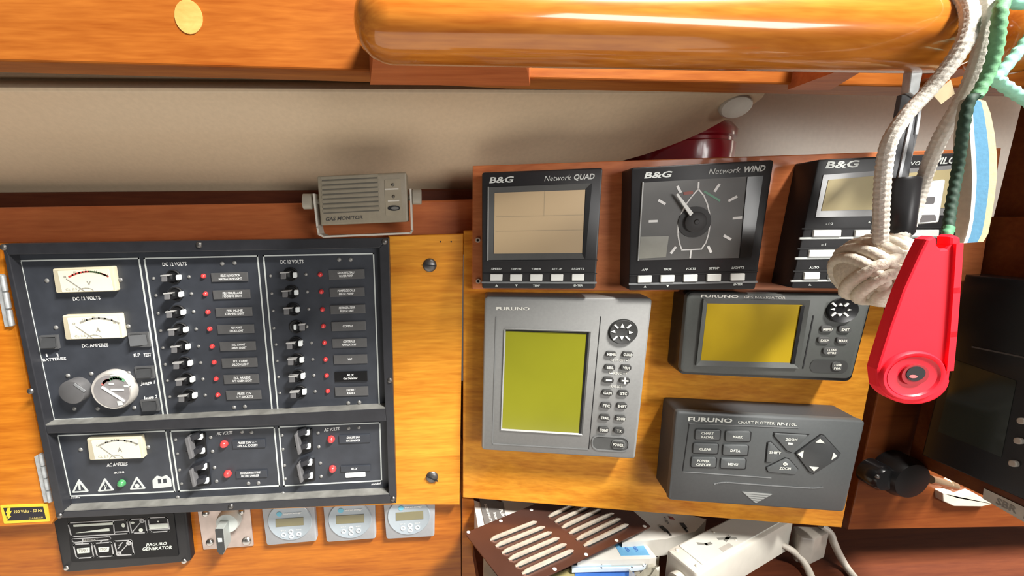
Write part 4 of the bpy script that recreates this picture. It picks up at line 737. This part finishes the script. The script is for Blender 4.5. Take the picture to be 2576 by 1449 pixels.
lt.line(PB, PB.qs([zc(1520, 445), zc(1555, 447)], hA), .0016, hA-.0004, hA); lt.line(PB, PB.qs([zc(1455, 710), zc(1490, 712)], hA), .0016, hA-.0004, hA); lt.line(PB, PB.qs([zc(1473, 698), zc(1472, 722)], hA), .0016, hA-.0004, hA)
for pts in ([(1865, 428), (1985, 440), (1925, 380)], [(1635, 580), (1710, 535), (1690, 630)], [(2145, 605), (2095, 558), (2068, 655)], [(1785, 742), (1905, 752), (1842, 802)]): lt.prism(PB, PB.qs([zc(*q) for q in pts], hA), hA-.0006, hA+.0001)
lt.build('lettering', mat('pale_print2', (.74, .76, .70), .5), cp)
for k in range(5):
    t0, t1 = k/5, (k+.72)/5
    def tp(t, s_): # along the triangle's sides
        a, bb, c_ = zc(915, 1068), zc(1300, 1098), zc(1088, 1215); e = a if s_ == 0 else bb; return (e[0]+(c_[0]-e[0])*t, e[1]+(c_[1]-e[1])*t)
    MB().prism(PB, PB.qs([tp(t0, 0), tp(t0, 1), tp(t1, 1), tp(t1, 0)], HC+.0004), HC-.0005, HC+.0006).build('grip_rib', mat('rib_grey', (.30, .31, .30), .5), cp)
# ------------------------------------------------------------------ right side: swung-out board with a dark display, plug, label
pD0 = PD.p(PD.q(2278, 1121, 0), 0); dh = ray(983, 551); dh.z = 0; dh.normalize()
nC = V((0, 0, 1)).cross(dh); nC = nC if nC.dot(C0-pD0) > 0 else -nC
PCB = Plane(pD0, nC)
sb = thing('swing_board', PCB.p(PCB.q(2330, 1150), 0), 'dark brown side board standing out at the right edge', 'board')
cA, cB = PCB.q(2278, 1156, 0), PCB.q(2410, 546, 0); sg = 1 if PCB.u.y < 0 else -1
def crect(u0, v0, u1, v1): return [(cA[0]+sg*u0, v0), (cA[0]+sg*u1, v0), (cA[0]+sg*u1, v1), (cA[0]+sg*u0, v1)]
MB().prism(PCB, crect(.0015, cA[1], .235, cB[1]), -.012, 0, .0008).build('board', W_MID, sb)
dd = thing('side_display', PCB.p(PCB.q(2400, 1150), 0), 'gloss black display unit mounted on the dark side board', 'display')
dA, dB = PCB.q(2318, 1144, .020), PCB.q(2420, 690, .020); MB().prism(PCB, [(dA[0], dA[1]), (dA[0]+sg*.19, dA[1]), (dA[0]+sg*.19, dB[1]), (dA[0], dB[1])], 0.0005, .020, .001).build('case', BLKS, dd)
PX = PCB.off(.020)
MB().prism(PX, PX.qs([(2404, 905), (2558, 958), (2520, 1150), (2360, 1085)]), -.001, .0004).build('screen', mat('dim_screen', (.020, .024, .016), .12, var=.2, scale=20, coat=.6), dd)
MB().line(PX, PX.qs([(2448, 873), (2640, 912)]), .0012, -.0003, .0005).build('seam', mat('seam_grey', (.07, .07, .07), .4), dd)
for x, y in ((2553, 1165), (2566, 1108), (2574, 1058)): MB().prism(PX, rnd(PX.qs([(x-10, y-9), (x+12, y-5), (x+12, y+10), (x-10, y+7)]), .002, 3), -.0005, .003, .0006).build('key', mat('key_pale', (.45, .42, .37), .4), dd)
sl = MB().prism(PCB, PCB.qs([(2475, 1228), (2640, 1306), (2640, 1349), (2472, 1254)], .0007), .0, .0008).build('name_label', mat('tape_label', (.62, .59, .52), .5), sb)
b = MB(); b.text(PCB, 'SBR', (2504, 1266), (2556, 1293), 17, .0010, True); b.text(PCB, '10', (2574, 1303), (2600, 1317), 17, .0010, True); b.build('lettering', GREYT, sl)
# black round plug on the far board
pg = thing('plug_socket', PD.p(PD.q(2255, 1205), 0), 'black round plug on the dark board below the side display', 'plug')
b = MB(); b.lathe(PD, PD.q(2222, 1203, .012), [(.0125, 0), (.0125, .012), (.0105, .015), (.003, .0155)], 28); b.build('plug_cap', BLKS, pg, True)
b = MB(); b.lathe(PD, PD.q(2275, 1200, .012), [(.020, 0), (.020, .012), (.017, .018), (.012, .0185), (.003, .019)], 28); b.build('plug_body', mat('plug_black', (.010, .010, .011), .35), pg, True)
MB().dome(PD, PD.q(2211, 1201, .016), .0022, .0145, .002, 10, 3).build('screw', DSTEEL, pg, True)
lk = thing('brass_latch', PD.p(PD.q(2370, 1222), 0), 'small brass latch with a white tab under the side board', 'latch')
b = MB(); b.tube([PD.p(PD.q(2338, 1205, .012), .012), PD.p(PD.q(2400, 1222, .012), .012)], .004, 12); b.build('latch_rod', mat('brass_worn', (.70, .48, .30), .3, metal=.9), lk, True)
b = MB(); b.dome(PD, PD.q(2386, 1218, .012), .006, .010, .006, 14, 4); b.build('latch_knob', MATS['brass_worn'], lk, True)
MB().prism(PD, rnd(PD.qs([(2372, 1240), (2402, 1240), (2412, 1252), (2450, 1240), (2500, 1268), (2470, 1275), (2400, 1274), (2374, 1262)], .006), .001, 3), 0, .006, .0008).build('white_tab', mat('tab_white', (.50, .45, .37), .45), lk)

# ------------------------------------------------------------------ things in the cubby (seen from above)
def PZ(z): return Plane(V((0, 0, C0.z+z)), (0, 0, 1))
PAPER = mat('white_paper', (.74, .72, .66), .6, var=.02); BLUE = mat('brochure_blue', (.16, .42, .68), .45); DBLUE = mat('booklet_blue', (.05, .16, .50), .4)
zv = lambda x, y: (1150+x/4.684, 1220+y/4.684); zb = lambda x, y: (1600+x/4.293, 1260+y/4.293)
def sheet(name, pts, z, th_, m, parent=None): 
    pl = PZ(z); return MB().prism(pl, pl.qs(pts), -th_, 0).build(name, m, parent)
# grey book
pl = PZ(-.322)
bk_ = thing('book', pl.p(pl.q(1240, 1300), -.02), 'grey covered paperback with white edge at the left of the cubby', 'book')
sheet('page_block', [zv(195, 180), zv(275, 205), zv(345, 465), zv(245, 490)], -.3225, .030, PAPER, bk_)
sheet('cover', [zv(255, 130), zv(545, 205), zv(600, 520), zv(345, 560)], -.3215, .031, mat('cover_grey', (.17, .16, .15), .5), bk_)
b = MB(); P_ = PZ(-.3212)
b.text(P_, 'INSTRUMENTS', zv(318, 225), zv(388, 440), 9, 0, True, 0, (6, -1)); b.text(P_, 'Instr', zv(425, 325), zv(452, 410), 9, 0, True, 0, (7, -1)); b.text(P_, 'Publ', zv(490, 285), zv(535, 380), 11, 0, True, 0, (9, -1)); b.build('lettering', PAPER, bk_)
# loose papers
tag(sheet('paper_sheet', [zv(520, 130), zv(960, 205), zv(900, 300), zv(600, 400), zv(560, 330)], -.3235, .006, PAPER), 'white folded paper between the grey book and the vent plate', 'paper')
lf = thing('leaflet', PZ(-.330).p(PZ(-.330).q(1700, 1330), -.03), 'white leaflet with small dark marks right of the vent plate', 'leaflet')
sheet('leaflet_sheet', [zb(-40, 60), zb(630, 165), zb(760, 200), zb(640, 330), zb(330, 410), zb(0, 440), zb(-150, 450), zb(-140, 250)], -.3285, .020, PAPER, lf)
b = MB(); P_ = PZ(-.3280)
for pts in ([(285, 288), (310, 310), (345, 335), (368, 362)], [(505, 255), (520, 275), (528, 300), (550, 326)]): b.line(P_, P_.qs([zb(*p) for p in pts]), .0022, -.0003, .0002); b.line(P_, P_.qs([zb(*pts[0]), zb(*pts[1])]), .0042, -.0003, .0003)
b.text(P_, 'ngs', zb(300, 180), zb(345, 250), 8, 0, False, 0, (6, -2)); b.build('leaflet_print', DKT, lf)
sheet('red_print', [zb(355, 165), zb(400, 178), (zb(420, 200)), zb(370, 195)], -.3279, .0004, mat('leaflet_red', (.30, .05, .04), .5), lf)
br_ = thing('brochure', PZ(-.336).p(PZ(-.336).q(1560, 1390), -.02), 'light blue and white brochure sticking out under the vent plate', 'brochure')
sheet('brochure_sheet', [zv(1400, 640), zv(2220, 690), zv(2350, 850), zv(2270, 870), zv(1420, 890)], -.3345, .010, PAPER, br_)
sheet('blue_panel', [zv(1850, 690), zv(2190, 700), zv(2270, 825), zv(1930, 832)], -.3342, .0004, BLUE, br_)
b = MB(); P_ = PZ(-.3340); b.text(P_, 'sun', zv(1955, 712), zv(2010, 790), 9, 0, True, 0, (9, -4)); b.text(P_, 'sun', zv(2055, 705), zv(2110, 785), 9, 0, True, 0, (9, -4)); b.build('lettering', DBLUE, br_)
fb = thing('folded_leaflet', PZ(-.345).p(PZ(-.345).q(1540, 1420), -.01), 'bright blue folded leaflet with a rounded fold in front of the brochure', 'leaflet')
sheet('leaflet_back', [zv(1350, 850), zv(2190, 870), zv(2215, 920), zv(1350, 950)], -.3425, .004, BLUE, fb)
b = MB(); P_ = PZ(-.3400); pts = P_.qs([zv(1360, 955), zv(1700, 935), zv(2060, 915), zv(2190, 910), zv(2215, 930), zv(2190, 955), zv(2060, 970), zv(1700, 975), zv(1360, 985)]); b.line(P_, pts, .0014, -.004, 0); b.build('fold_edge', mat('fold_white', (.70, .80, .88), .4), fb)
sheet('fold_inside', [zv(1360, 958), zv(2060, 918), zv(2190, 915), zv(2190, 952), zv(2060, 968), zv(1360, 985)], -.3425, .004, mat('fold_blue', (.35, .58, .80), .4), fb)
tag(sheet('booklet', [zv(1380, 975), zv(2050, 960), zv(2160, 1200), zv(1400, 1200)], -.3465, .016, DBLUE), 'deep blue booklet lying lowest in front of the folded leaflet', 'booklet')
tag(sheet('notebook', [zv(1090, 1070), zv(1330, 975), zv(1440, 1060), zv(1480, 1250), zv(1040, 1250)], -.347, .014, mat('olive_cover', (.36, .31, .13), .6)), 'olive card notebook at the bottom between vent plate and blue booklet', 'notebook')
wb = tag(sheet('carton', [zv(310, 800), zv(420, 870), zv(560, 1080), zv(600, 1300), zv(310, 1300)], -.345, .022, mat('carton_white', (.66, .62, .50), .6)), 'small white carton under the lower left corner of the vent plate', 'carton')
bag = MB(); P_ = PZ(-.345); vs = []; fs = []; n = 9
for j in range(n):
    for i in range(n):
        u, v_ = i/(n-1), j/(n-1); x = 2020+u*360; y = 880+v_*330-60*u; p = P_.p(P_.q(*zv(x, y)), 0); p.z += .006*math.sin(u*9+v_*4)*math.cos(v_*11+u*3)-.001+.004*random.random(); vs.append(p)
for j in range(n-1): fs += [(j*n+i, j*n+i+1, (j+1)*n+i+1, (j+1)*n+i) for i in range(n-1)]
b = MB(); b.add(vs, fs); o = b.build('plastic_bag', mat('clear_film', (.52, .50, .40), .15, alpha=.55, coat=.8)); tag(o, 'crumpled clear plastic bag beside the white power strip', 'bag')
# louvred vent plate
PV = PZ(-.3165)
vp = thing('vent_plate', PV.p(PV.q(1400, 1370), 0), 'bronze coloured metal vent plate with two columns of louvres', 'vent plate')
COP = mat('bronze_metal', (.125, .060, .045), .20, metal=.55, var=.12, scale=20)
LOU = mat('louvre_metal', (.72, .67, .57), .3, metal=.25, var=.15, scale=80)  # reflected light on the louvres is put into this paler metal
cor = PV.qs([zv(90, 565), zv(1640, -80), zv(2285, 490), zv(640, 1275)])
MB().prism(PV, rnd(cor, .002), -.0012, 0, .0002).build('plate', COP, vp)
LV = [((385, 648), (938, 432)), ((448, 722), (1030, 492)), ((522, 802), (1112, 555)), ((602, 878), (1198, 622)), ((682, 958), (1282, 695)), ((762, 1045), (1366, 768)), ((1072, 376), (1460, 190)), ((1150, 440), (1560, 250)), ((1230, 505), (1690, 285)), ((1315, 572), (1840, 332)), ((1400, 646), (1922, 395)), ((1488, 718), (2012, 462))]
for k, (a, c_) in enumerate(LV):
    A, B = V(PV.q(*zv(*a))), V(PV.q(*zv(*c_))); d = (B-A); Ln = d.length; d.normalize(); nn_ = V((d.y, -d.x)); b = MB(); vs = []; fs = []; N, M_ = 12, 6
    wL = .0042
    for i in range(N+1):
        t = i/N; e = min(1, t/.10, (1-t)/.10); e = max(0.02, e)**.5
        for j in range(M_+1):
            s_ = j/M_; hgt = .0042*e*math.sin(math.pi*min(1, s_*1.0)*.5)**.8; vs.append(PV.p(tuple(A+d*Ln*t+nn_*(-.5+s_)*wL*(.4+.6*e)), hgt+.0001))
        vs.append(PV.p(tuple(A+d*Ln*t+nn_*.5*wL*(.4+.6*e)), .0001))
    S_ = M_+2
    for i in range(N): fs += [(i*S_+j, i*S_+j+1, (i+1)*S_+j+1, (i+1)*S_+j) for j in range(S_-1)]
    b.add(vs, fs); b.build('louvre', LOU, vp, True)
    q_ = A+nn_*wL*.62; MB().line(PV, [tuple(q_+d*Ln*.06), tuple(q_+d*Ln*.94)], .0012, -.0002, .0003).build('louvre_slot', DKREC, vp)
for p in ((875, 293), (515, 425), (133, 556), (2208, 487), (1878, 655), (1520, 820), (1150, 992)): MB().prism(PV, ell(PV.q(*zv(*p)), .0019, .0016, 14), -.0002, .0002).build('screw_hole', OFFW, vp)
# white extension socket
PW = PZ(-.3215)
ws = thing('power_strip', PW.p(PW.q(1800, 1390), -.045), 'white extension socket strip lying diagonally in the cubby', 'power strip')
WP = mat('white_plastic', (.62, .60, .53), .4, var=.03)
top = PW.qs([zb(300, 530), zb(960, 195), zb(1720, 260), zb(760, 905)])
A, B = V(PW.q(*zb(330, 520))), V(PW.q(*zb(955, 205))); C_ = V(PW.q(*zb(640, 815))); ex = (B-A).normalized(); ey = V((-ex.y, ex.x)); wd = (C_-A).dot(ey); L_ = (B-A).length*1.75
def wsq(u0, v0, u1, v1): return [tuple(A+ex*u0+ey*wd*v0), tuple(A+ex*u1+ey*wd*v0), tuple(A+ex*u1+ey*wd*v1), tuple(A+ex*u0+ey*wd*v1)]
MB().prism(PW, rnd(wsq(0, 0, L_, 1), .004), -.036, 0, .003).build('strip_body', WP, ws, True)
MB().prism(PW, rnd(wsq(.014, .08, L_-.01, .86), .002), -.0005, .0008, .0004).build('socket_face', mat('white_plastic_face', (.60, .60, .55), .45, var=.02), ws)
for u, v_ in ((.008, .16), (.008, .80), (.062, .2), (.072, .70)): MB().dome(PW, tuple(A+ex*u+ey*wd*v_), .0018, .0, .0014, 12, 3).build('screw_cap', WP, ws, True)
for pts in ([(.034, .30), (.040, .42), (.045, .45)], [(.058, .45), (.066, .55), (.074, .66)], [(.062, .58), (.071, .52)]):
    b = MB(); b.line(PW, [tuple(A+ex*u+ey*wd*v_) for u, v_ in pts], .0026, .0006, .0010); b.build('socket_slot', mat('slot_grey', (.22, .22, .20), .5), ws)
MB().prism(PW, wsq(.046, .68, .062, .82), .0006, .0010).build('rating_mark', mat('rating_grey', (.42, .40, .36), .5), ws)
b = MB(); g0 = PW.p(tuple(A+ex*.0+ey*wd*.55), -.018); e3 = PW.u*ex.x+PW.v*ex.y
b.tube([g0+e3*.002, g0-e3*.008], .0075, 14); b.build('cable_gland', WP, ws, True)
CAB = mat('white_cable', (.56, .52, .45), .45)
b = MB(); b.tube([g0-e3*.006, g0-e3*.030+V((0, 0, -.004)), g0-e3*.075+V((.004, 0, -.012)), g0-e3*.12+V((.01, 0, -.02))], .0042, 12); b.build('cable', CAB, ws, True)
def crv(p, n=24):   # Catmull-Rom through points
    p = [V(q) for q in p]; p = [p[0]*2-p[1]]+p+[p[-1]*2-p[-2]]; o = []
    for i in range(1, len(p)-2):
        for k in range(n):
            t = k/n; o.append(.5*((2*p[i])+(p[i+1]-p[i-1])*t+(2*p[i-1]-5*p[i]+4*p[i+1]-p[i+2])*t*t+(3*p[i]-p[i-1]-3*p[i+1]+p[i+2])*t**3))
    o.append(p[-2]); return o
tag(MB().tube(crv([atZ(1930, 1352, C0.z-.345), atZ(1982, 1378, C0.z-.350), atZ(2008, 1398, C0.z-.358), atZ(2028, 1424, C0.z-.364), atZ(2042, 1455, C0.z-.367), atZ(2056, 1500, C0.z-.367)], 8), .0034, 12).build('power_cable', CAB, None, True), 'white cable curving from under the power strip to the bottom edge', 'cable')
tag(MB().tube(crv([atZ(2066, 1322, C0.z-.330), atZ(2088, 1340, C0.z-.336), atZ(2098, 1366, C0.z-.345), atZ(2112, 1396, C0.z-.357), atZ(2132, 1430, C0.z-.367), atZ(2168, 1475, C0.z-.367)], 8), .0034, 12).build('power_cable', CAB, None, True), 'white cable dropping from a grey plug right of the power strip', 'cable')
P_ = PZ(-.334); tag(MB().prism(P_, rnd(P_.qs([(1994, 1322), (2074, 1324), (2086, 1340), (2050, 1357), (2012, 1352)]), .003, 4), -.030, 0, .002).build('mains_plug', mat('plug_grey', (.34, .31, .27), .4), None, True), 'greyish mains plug tucked under the board at the power strip end', 'plug')

# ------------------------------------------------------------------ hanging ropes and fobs
ROPE = mat('rope_white', (.62, .58, .51), .75, var=.10, scale=500, bump=.4)
rp = thing('rope_fob', atY(2420, 60, .212), 'thick white rope loop ending in a knotted ball over the handrail', 'rope fob')
RP = lambda x, y, Y: atY(x, y, Y)
s1 = crv([RP(2300, -5, .246), RP(2345, -20, .228), RP(2395, -22, .218), RP(2432, 10, .211), RP(2440, 60, .206), RP(2425, 110, .204), RP(2385, 170, .206), RP(2330, 235, .210), RP(2275, 295, .213), RP(2238, 355, .215), RP(2224, 420, .217), RP(2218, 500, .218), RP(2216, 560, .219), RP(2214, 620, .220)], 10)
s2 = crv([RP(2420, -60, .228), RP(2470, -40, .214), RP(2484, 0, .209), RP(2482, 60, .206), RP(2468, 130, .206), RP(2445, 200, .208), RP(2410, 270, .212), RP(2372, 335, .220), RP(2342, 400, .228), RP(2318, 470, .234), RP(2290, 560, .232), RP(2250, 610, .228)], 10)
def dense(p, step=.0011):
    o = [p[0]]; 
    for a, c_ in zip(p, p[1:]):
        n = max(1, int((c_-a).length/step)); o += [a.lerp(c_, k/n) for k in range(1, n+1)]
    return o
MB().tube(dense(s1, .0007), .0035, 30, braid=.11, lobes=5, pitch=.0065).build('rope_strand', ROPE, rp, True)
MB().tube(dense(s2, .0007), .0034, 30, braid=.11, lobes=5, pitch=.0065).build('rope_strand', ROPE, rp, True)
kc = atY(2210, 678, .226); KR = .0215
b = MB(); vs = []; fs = []
Pk = Plane(kc, (C0-kc).normalized()); ROPE2 = mat('rope_cream', (.70, .64, .53), .75, var=.10, scale=500, bump=.4)
MB().lathe(Pk, (0, 0), [(.002, -KR*.96)]+[(KR*.96*math.sin(a), -KR*.96*math.cos(a)) for a in [math.pi*k/14 for k in range(1, 14)]]+[(.002, KR*.96)], 28).build('knot_core', ROPE2, rp, True)
e1, e2, e3_ = Pk.u, Pk.v, Pk.n
def turn(axis, off, Rr, r_, name='rope_turn', a0=0, a1=2*math.pi, closed=True):
    t = axis.normalized(); u = t.orthogonal().normalized(); v_ = t.cross(u); n = 90
    pts = [kc+t*off+u*Rr*math.cos(a0+(a1-a0)*k/n)+v_*Rr*math.sin(a0+(a1-a0)*k/n) for k in range(n)]
    MB().tube(pts, r_, 12, braid=.12, lobes=4, pitch=.007, closed=closed).build(name, ROPE2, rp, True)
axA = (-e1*.62-e2*.55+e3_*.56); axB = (e1*.62-e2*.70+e3_*.35)
for off in (-.0185, -.0125, -.0062, .0, .0062, .0125): turn(axA, off, math.sqrt(max(1e-6, (KR*.93)**2-off*off)), .0036)
for off in (.0055, .0117, .0175): turn(axB, off, math.sqrt(max(1e-6, (KR*.97)**2-off*off)), .0036)
# green cord, red opener, foam float
GREEN = mat('cord_green', (.14, .36, .18), .7, var=.15, scale=300, bump=.3); DGREEN = mat('cord_dark_green', (.012, .042, .024), .7, var=.2, scale=300)
gc = thing('green_cord', atY(2500, 100, .205), 'green twisted cord hanging from the rail down to the red opener', 'cord')
g1 = crv([RP(2560, -20, .206), RP(2534, -10, .201), RP(2518, 20, .197), RP(2512, 70, .196), RP(2504, 130, .197), RP(2484, 190, .198), RP(2455, 245, .198)], 10)
MB().tube(dense(g1, .0006), .0026, 14, braid=.09, lobes=2, pitch=.0045).build('cord_strand', GREEN, gc, True)
g2 = crv([RP(2452, 240, .198), RP(2436, 262, .198), RP(2424, 320, .198), RP(2410, 420, .201), RP(2394, 510, .198), RP(2384, 575, .194), RP(2372, 612, .192)], 8)
MB().tube(dense(g2, .0007), .0022, 12, braid=.10, lobes=2, pitch=.0045).build('cord_strand', DGREEN, gc, True)
MB().tube(crv([RP(2388, 572, .1905), RP(2380, 598, .188), RP(2376, 622, .1895), RP(2380, 612, .196)], 8), .0021, 12, braid=.15, lobes=2, pitch=.004).build('cord_loop', mat('cord_mid_green', (.07, .24, .12), .7), gc, True)
TEAL = mat('cord_teal', (.30, .66, .50), .65, var=.08, scale=300, bump=.3)
t1 = crv([RP(2700, 20, .205), RP(2620, 60, .204), RP(2570, 120, .204), RP(2520, 180, .204), RP(2508, 198, .204), RP(2530, 218, .204), RP(2580, 250, .204), RP(2660, 300, .204)], 10)
t2 = crv([RP(2500, -25, .210), RP(2535, 0, .206), RP(2570, 8, .206), RP(2610, 2, .210)], 10); b = MB(); b.tube(dense(t1, .0007), .0026, 12, braid=.12, lobes=2, pitch=.005); b.tube(dense(t2, .0007), .0028, 12, braid=.12, lobes=2, pitch=.005)
tag(b.build('teal_cord', TEAL, None, True), 'pale teal cord bent sharply at the right edge in front of the beam', 'cord')
# red jar opener
po_ = atY(2310, 800, .186); nO = (C0-po_); nO.z = 0; nO = nO.normalized(); PO = Plane(po_, V((-.22, -1, 0)))
ro = thing('bottle_opener', PO.p(PO.q(2300, 960), 0), 'bright red plastic opener with a round eye hanging on the green cord', 'opener')
RED = mat('opener_red', (.95, .014, .032), .55, var=.03, spec=.25); RED2 = mat('opener_red_deep', (.72, .014, .032), .4, var=.03)
out = [(2332, 602), (2350, 594), (2358, 600), (2360, 618), (2369, 626), (2382, 625), (2390, 616), (2390, 596), (2402, 590), (2418, 598), (2419, 640), (2412, 720), (2403, 830), (2395, 915), (2390, 955)]
ecx, ecy, erx, ery = 2299, 953, 93, 66
ring_ = [(ecx+erx*math.cos(a), ecy+ery*math.sin(a)) for a in [math.radians(d) for d in range(5, 172, 12)]]
out += ring_ + [(2206, 930), (2213, 905), (2240, 820), (2272, 730), (2308, 650)]
MB().prism(PO, PO.qs(out, .004), -.002, .004, .0012).build('opener_body', RED, ro)
c = PO.q(ecx+3, ecy-4, .006); Re = PO.m(ecx, ecy-8, 150, .006)/2; sy_ = (PO.q(ecx, ecy-62, .006)[1]-PO.q(ecx, ecy+52, .006)[1])/2/Re
MB().lathe(PO, c, [(Re*1.12, .003), (Re*1.10, .0048), (Re*1.04, .0056), (Re*.95, .0055), (Re*.86, .0048)], 44, sy=sy_, cap=False).build('eye_rim', RED, ro, True)
MB().lathe(PO, c, [(Re*.90, .0054), (Re*.84, .0046), (Re*.55, .0043), (Re*.30, .0042)], 44, sy=sy_, cap=False).build('eye_bowl', RED2, ro, True)
c2 = PO.q(ecx+3, ecy-10, .0052); MB().prism(PO, ell(c2, Re*.46, Re*.46*sy_, 24), .004, .0054).build('eye_step', mat('opener_red_dark', (.30, .008, .015), .45), ro); c3 = PO.q(ecx+5, ecy-13, .0056); MB().prism(PO, ell(c3, Re*.32, Re*.32*sy_, 20), .004, .0057).build('eye_hole', DKREC, ro)
c4 = PO.q(ecx-2, ecy-6, .0057); MB().prism(PO, ell(c4, Re*.14, Re*.07, 14), .005, .00585).build('eye_lip', mat('opener_pink', (.60, .16, .16), .5), ro)
b = MB(); b.line(PO, PO.qs([(2409, 620), (2402, 730), (2394, 840), (2386, 925)], .0046), .0030, .003, .0056); b.build('side_rib', RED, ro)
# layered foam float, seen edge-on
fl = thing('foam_float', atY(2465, 430, .205), 'flat foam key float with blue, white and cream layers seen edge-on', 'float')
prof = [(2446, 246, 2449, 246), (2440, 258, 2480, 254), (2438, 290, 2492, 285), (2440, 340, 2502, 335), (2444, 400, 2508, 392), (2446, 450, 2508, 445), (2444, 500, 2502, 498), (2440, 550, 2494, 548), (2432, 590, 2486, 588), (2424, 612, 2474, 608)]
wlay = [(-.12, .0, mat('foam_beige', (.40, .345, .265), .8, var=.06, scale=400, bump=.2)), (.0, .18, mat('foam_white', (.50, .49, .44), .8)), (.18, .70, mat('foam_blue', (.075, .22, .35), .8, var=.06, scale=400, bump=.2)), (.70, 1.0, mat('foam_cream', (.50, .43, .25), .8, var=.05, scale=400, bump=.2))]
for k, (ta, tb, m_) in enumerate(wlay):
    b = MB(); vs = []; n = len(prof)
    for (xl, yl, xr, yr) in prof:
        for (tt, yy) in ((ta, 0), (tb, 0), (tb, 1), (ta, 1)):
            tq = max(0, tt); x = xl+(xr-xl)*tq; y = yl+(yr-yl)*tq; p = atY(x, y, .200); 
            if tt < 0: p = p+V((-.0008, .0012, 0))
            p = p+V((0, .0055*yy*math.sin(math.pi*min(1, max(.08, (y-236)/390)))**.5, 0)); vs.append(p)
    fs = []
    for i in range(n-1): fs += [(i*4+j, i*4+(j+1) % 4, (i+1)*4+(j+1) % 4, (i+1)*4+j) for j in range(4)]
    fs += [(3, 2, 1, 0), tuple((n-1)*4+j for j in range(4))]
    b.add(vs, fs).build('foam_layer', m_, fl, True)
# grey strap with a black sleeve and a clear slotted clip
cl = thing('strap_clip', atY(2290, 400, .232), 'grey flat strap with a black sleeve and clear slotted clip behind the rope', 'strap')
PQ = Plane(atY(2290, 400, .236), (-.25, -1, 0))
STR = mat('strap_grey', (.085, .09, .10), .4); EDG = mat('strap_edge', (.52, .55, .58), .3)
MB().prism(PQ, PQ.qs([(2286, 168), (2318, 166), (2300, 250), (2278, 235)], 0), -.003, .002, .0005).build('bracket', GALV, cl)
MB().prism(PQ, PQ.qs([(2268, 238), (2318, 238), (2282, 480), (2224, 480)], 0), -.003, 0, .0004).build('strap', STR, cl)
MB().line(PQ, PQ.qs([(2304, 250), (2258, 470)], .0006), .0016, -.001, .0008).build('strap_edge', EDG, cl)
MB().line(PQ, PQ.qs([(2318, 250), (2306, 335)], .0006), .0014, -.001, .0008).build('strap_edge', EDG, cl)
MB().prism(PQ, PQ.qs([(2318, 330), (2296, 326), (2266, 450), (2290, 450)], .0), -.006, -.002).build('strap', BLKS, cl)
a_, b__ = PQ.p(PQ.q(2262, 447, 0), 0), PQ.p(PQ.q(2244, 592, 0), 0)
MB().tube([a_, a_.lerp(b__, .05), a_.lerp(b__, .95), b__], [.0088, .0098, .0098, .0088], 26).build('sleeve', mat('sleeve_black', (.022, .022, .024), .35), cl, True)
CLR = mat('clear_plastic', (.62, .63, .60), .2, alpha=.82, coat=.6)
o4 = PQ.qs([(2308, 462), (2380, 450), (2362, 560), (2294, 566)], .001)
MB().prism(PQ, rnd(o4, .0015, 3), -.006, .001, .0006).build('clip', CLR, cl)
for q in ([(2304, 497), (2352, 495), (2349, 513), (2301, 515)], [(2296, 541), (2352, 540), (2356, 556), (2294, 562)]): MB().prism(PQ, rnd(PQ.qs(q, .0013), .001, 3), .0, .0015).build('clip_slot', mat('slot_brown', (.05, .04, .04), .4), cl)
kt = MB(); kt.add([RP(2346, 238, .24), RP(2392, 200, .24), RP(2402, 236, .24), RP(2368, 262, .24), RP(2346, 238, .262), RP(2392, 200, .262), RP(2402, 236, .262), RP(2368, 262, .262)], [(0, 1, 2, 3), (7, 6, 5, 4), (0, 4, 5, 1), (1, 5, 6, 2), (2, 6, 7, 3), (3, 7, 4, 0)])
tag(kt.build('wooden_tag', mat('tag_tan', (.46, .36, .22), .6)), 'small tan tag between the two rope strands under the beam', 'tag')
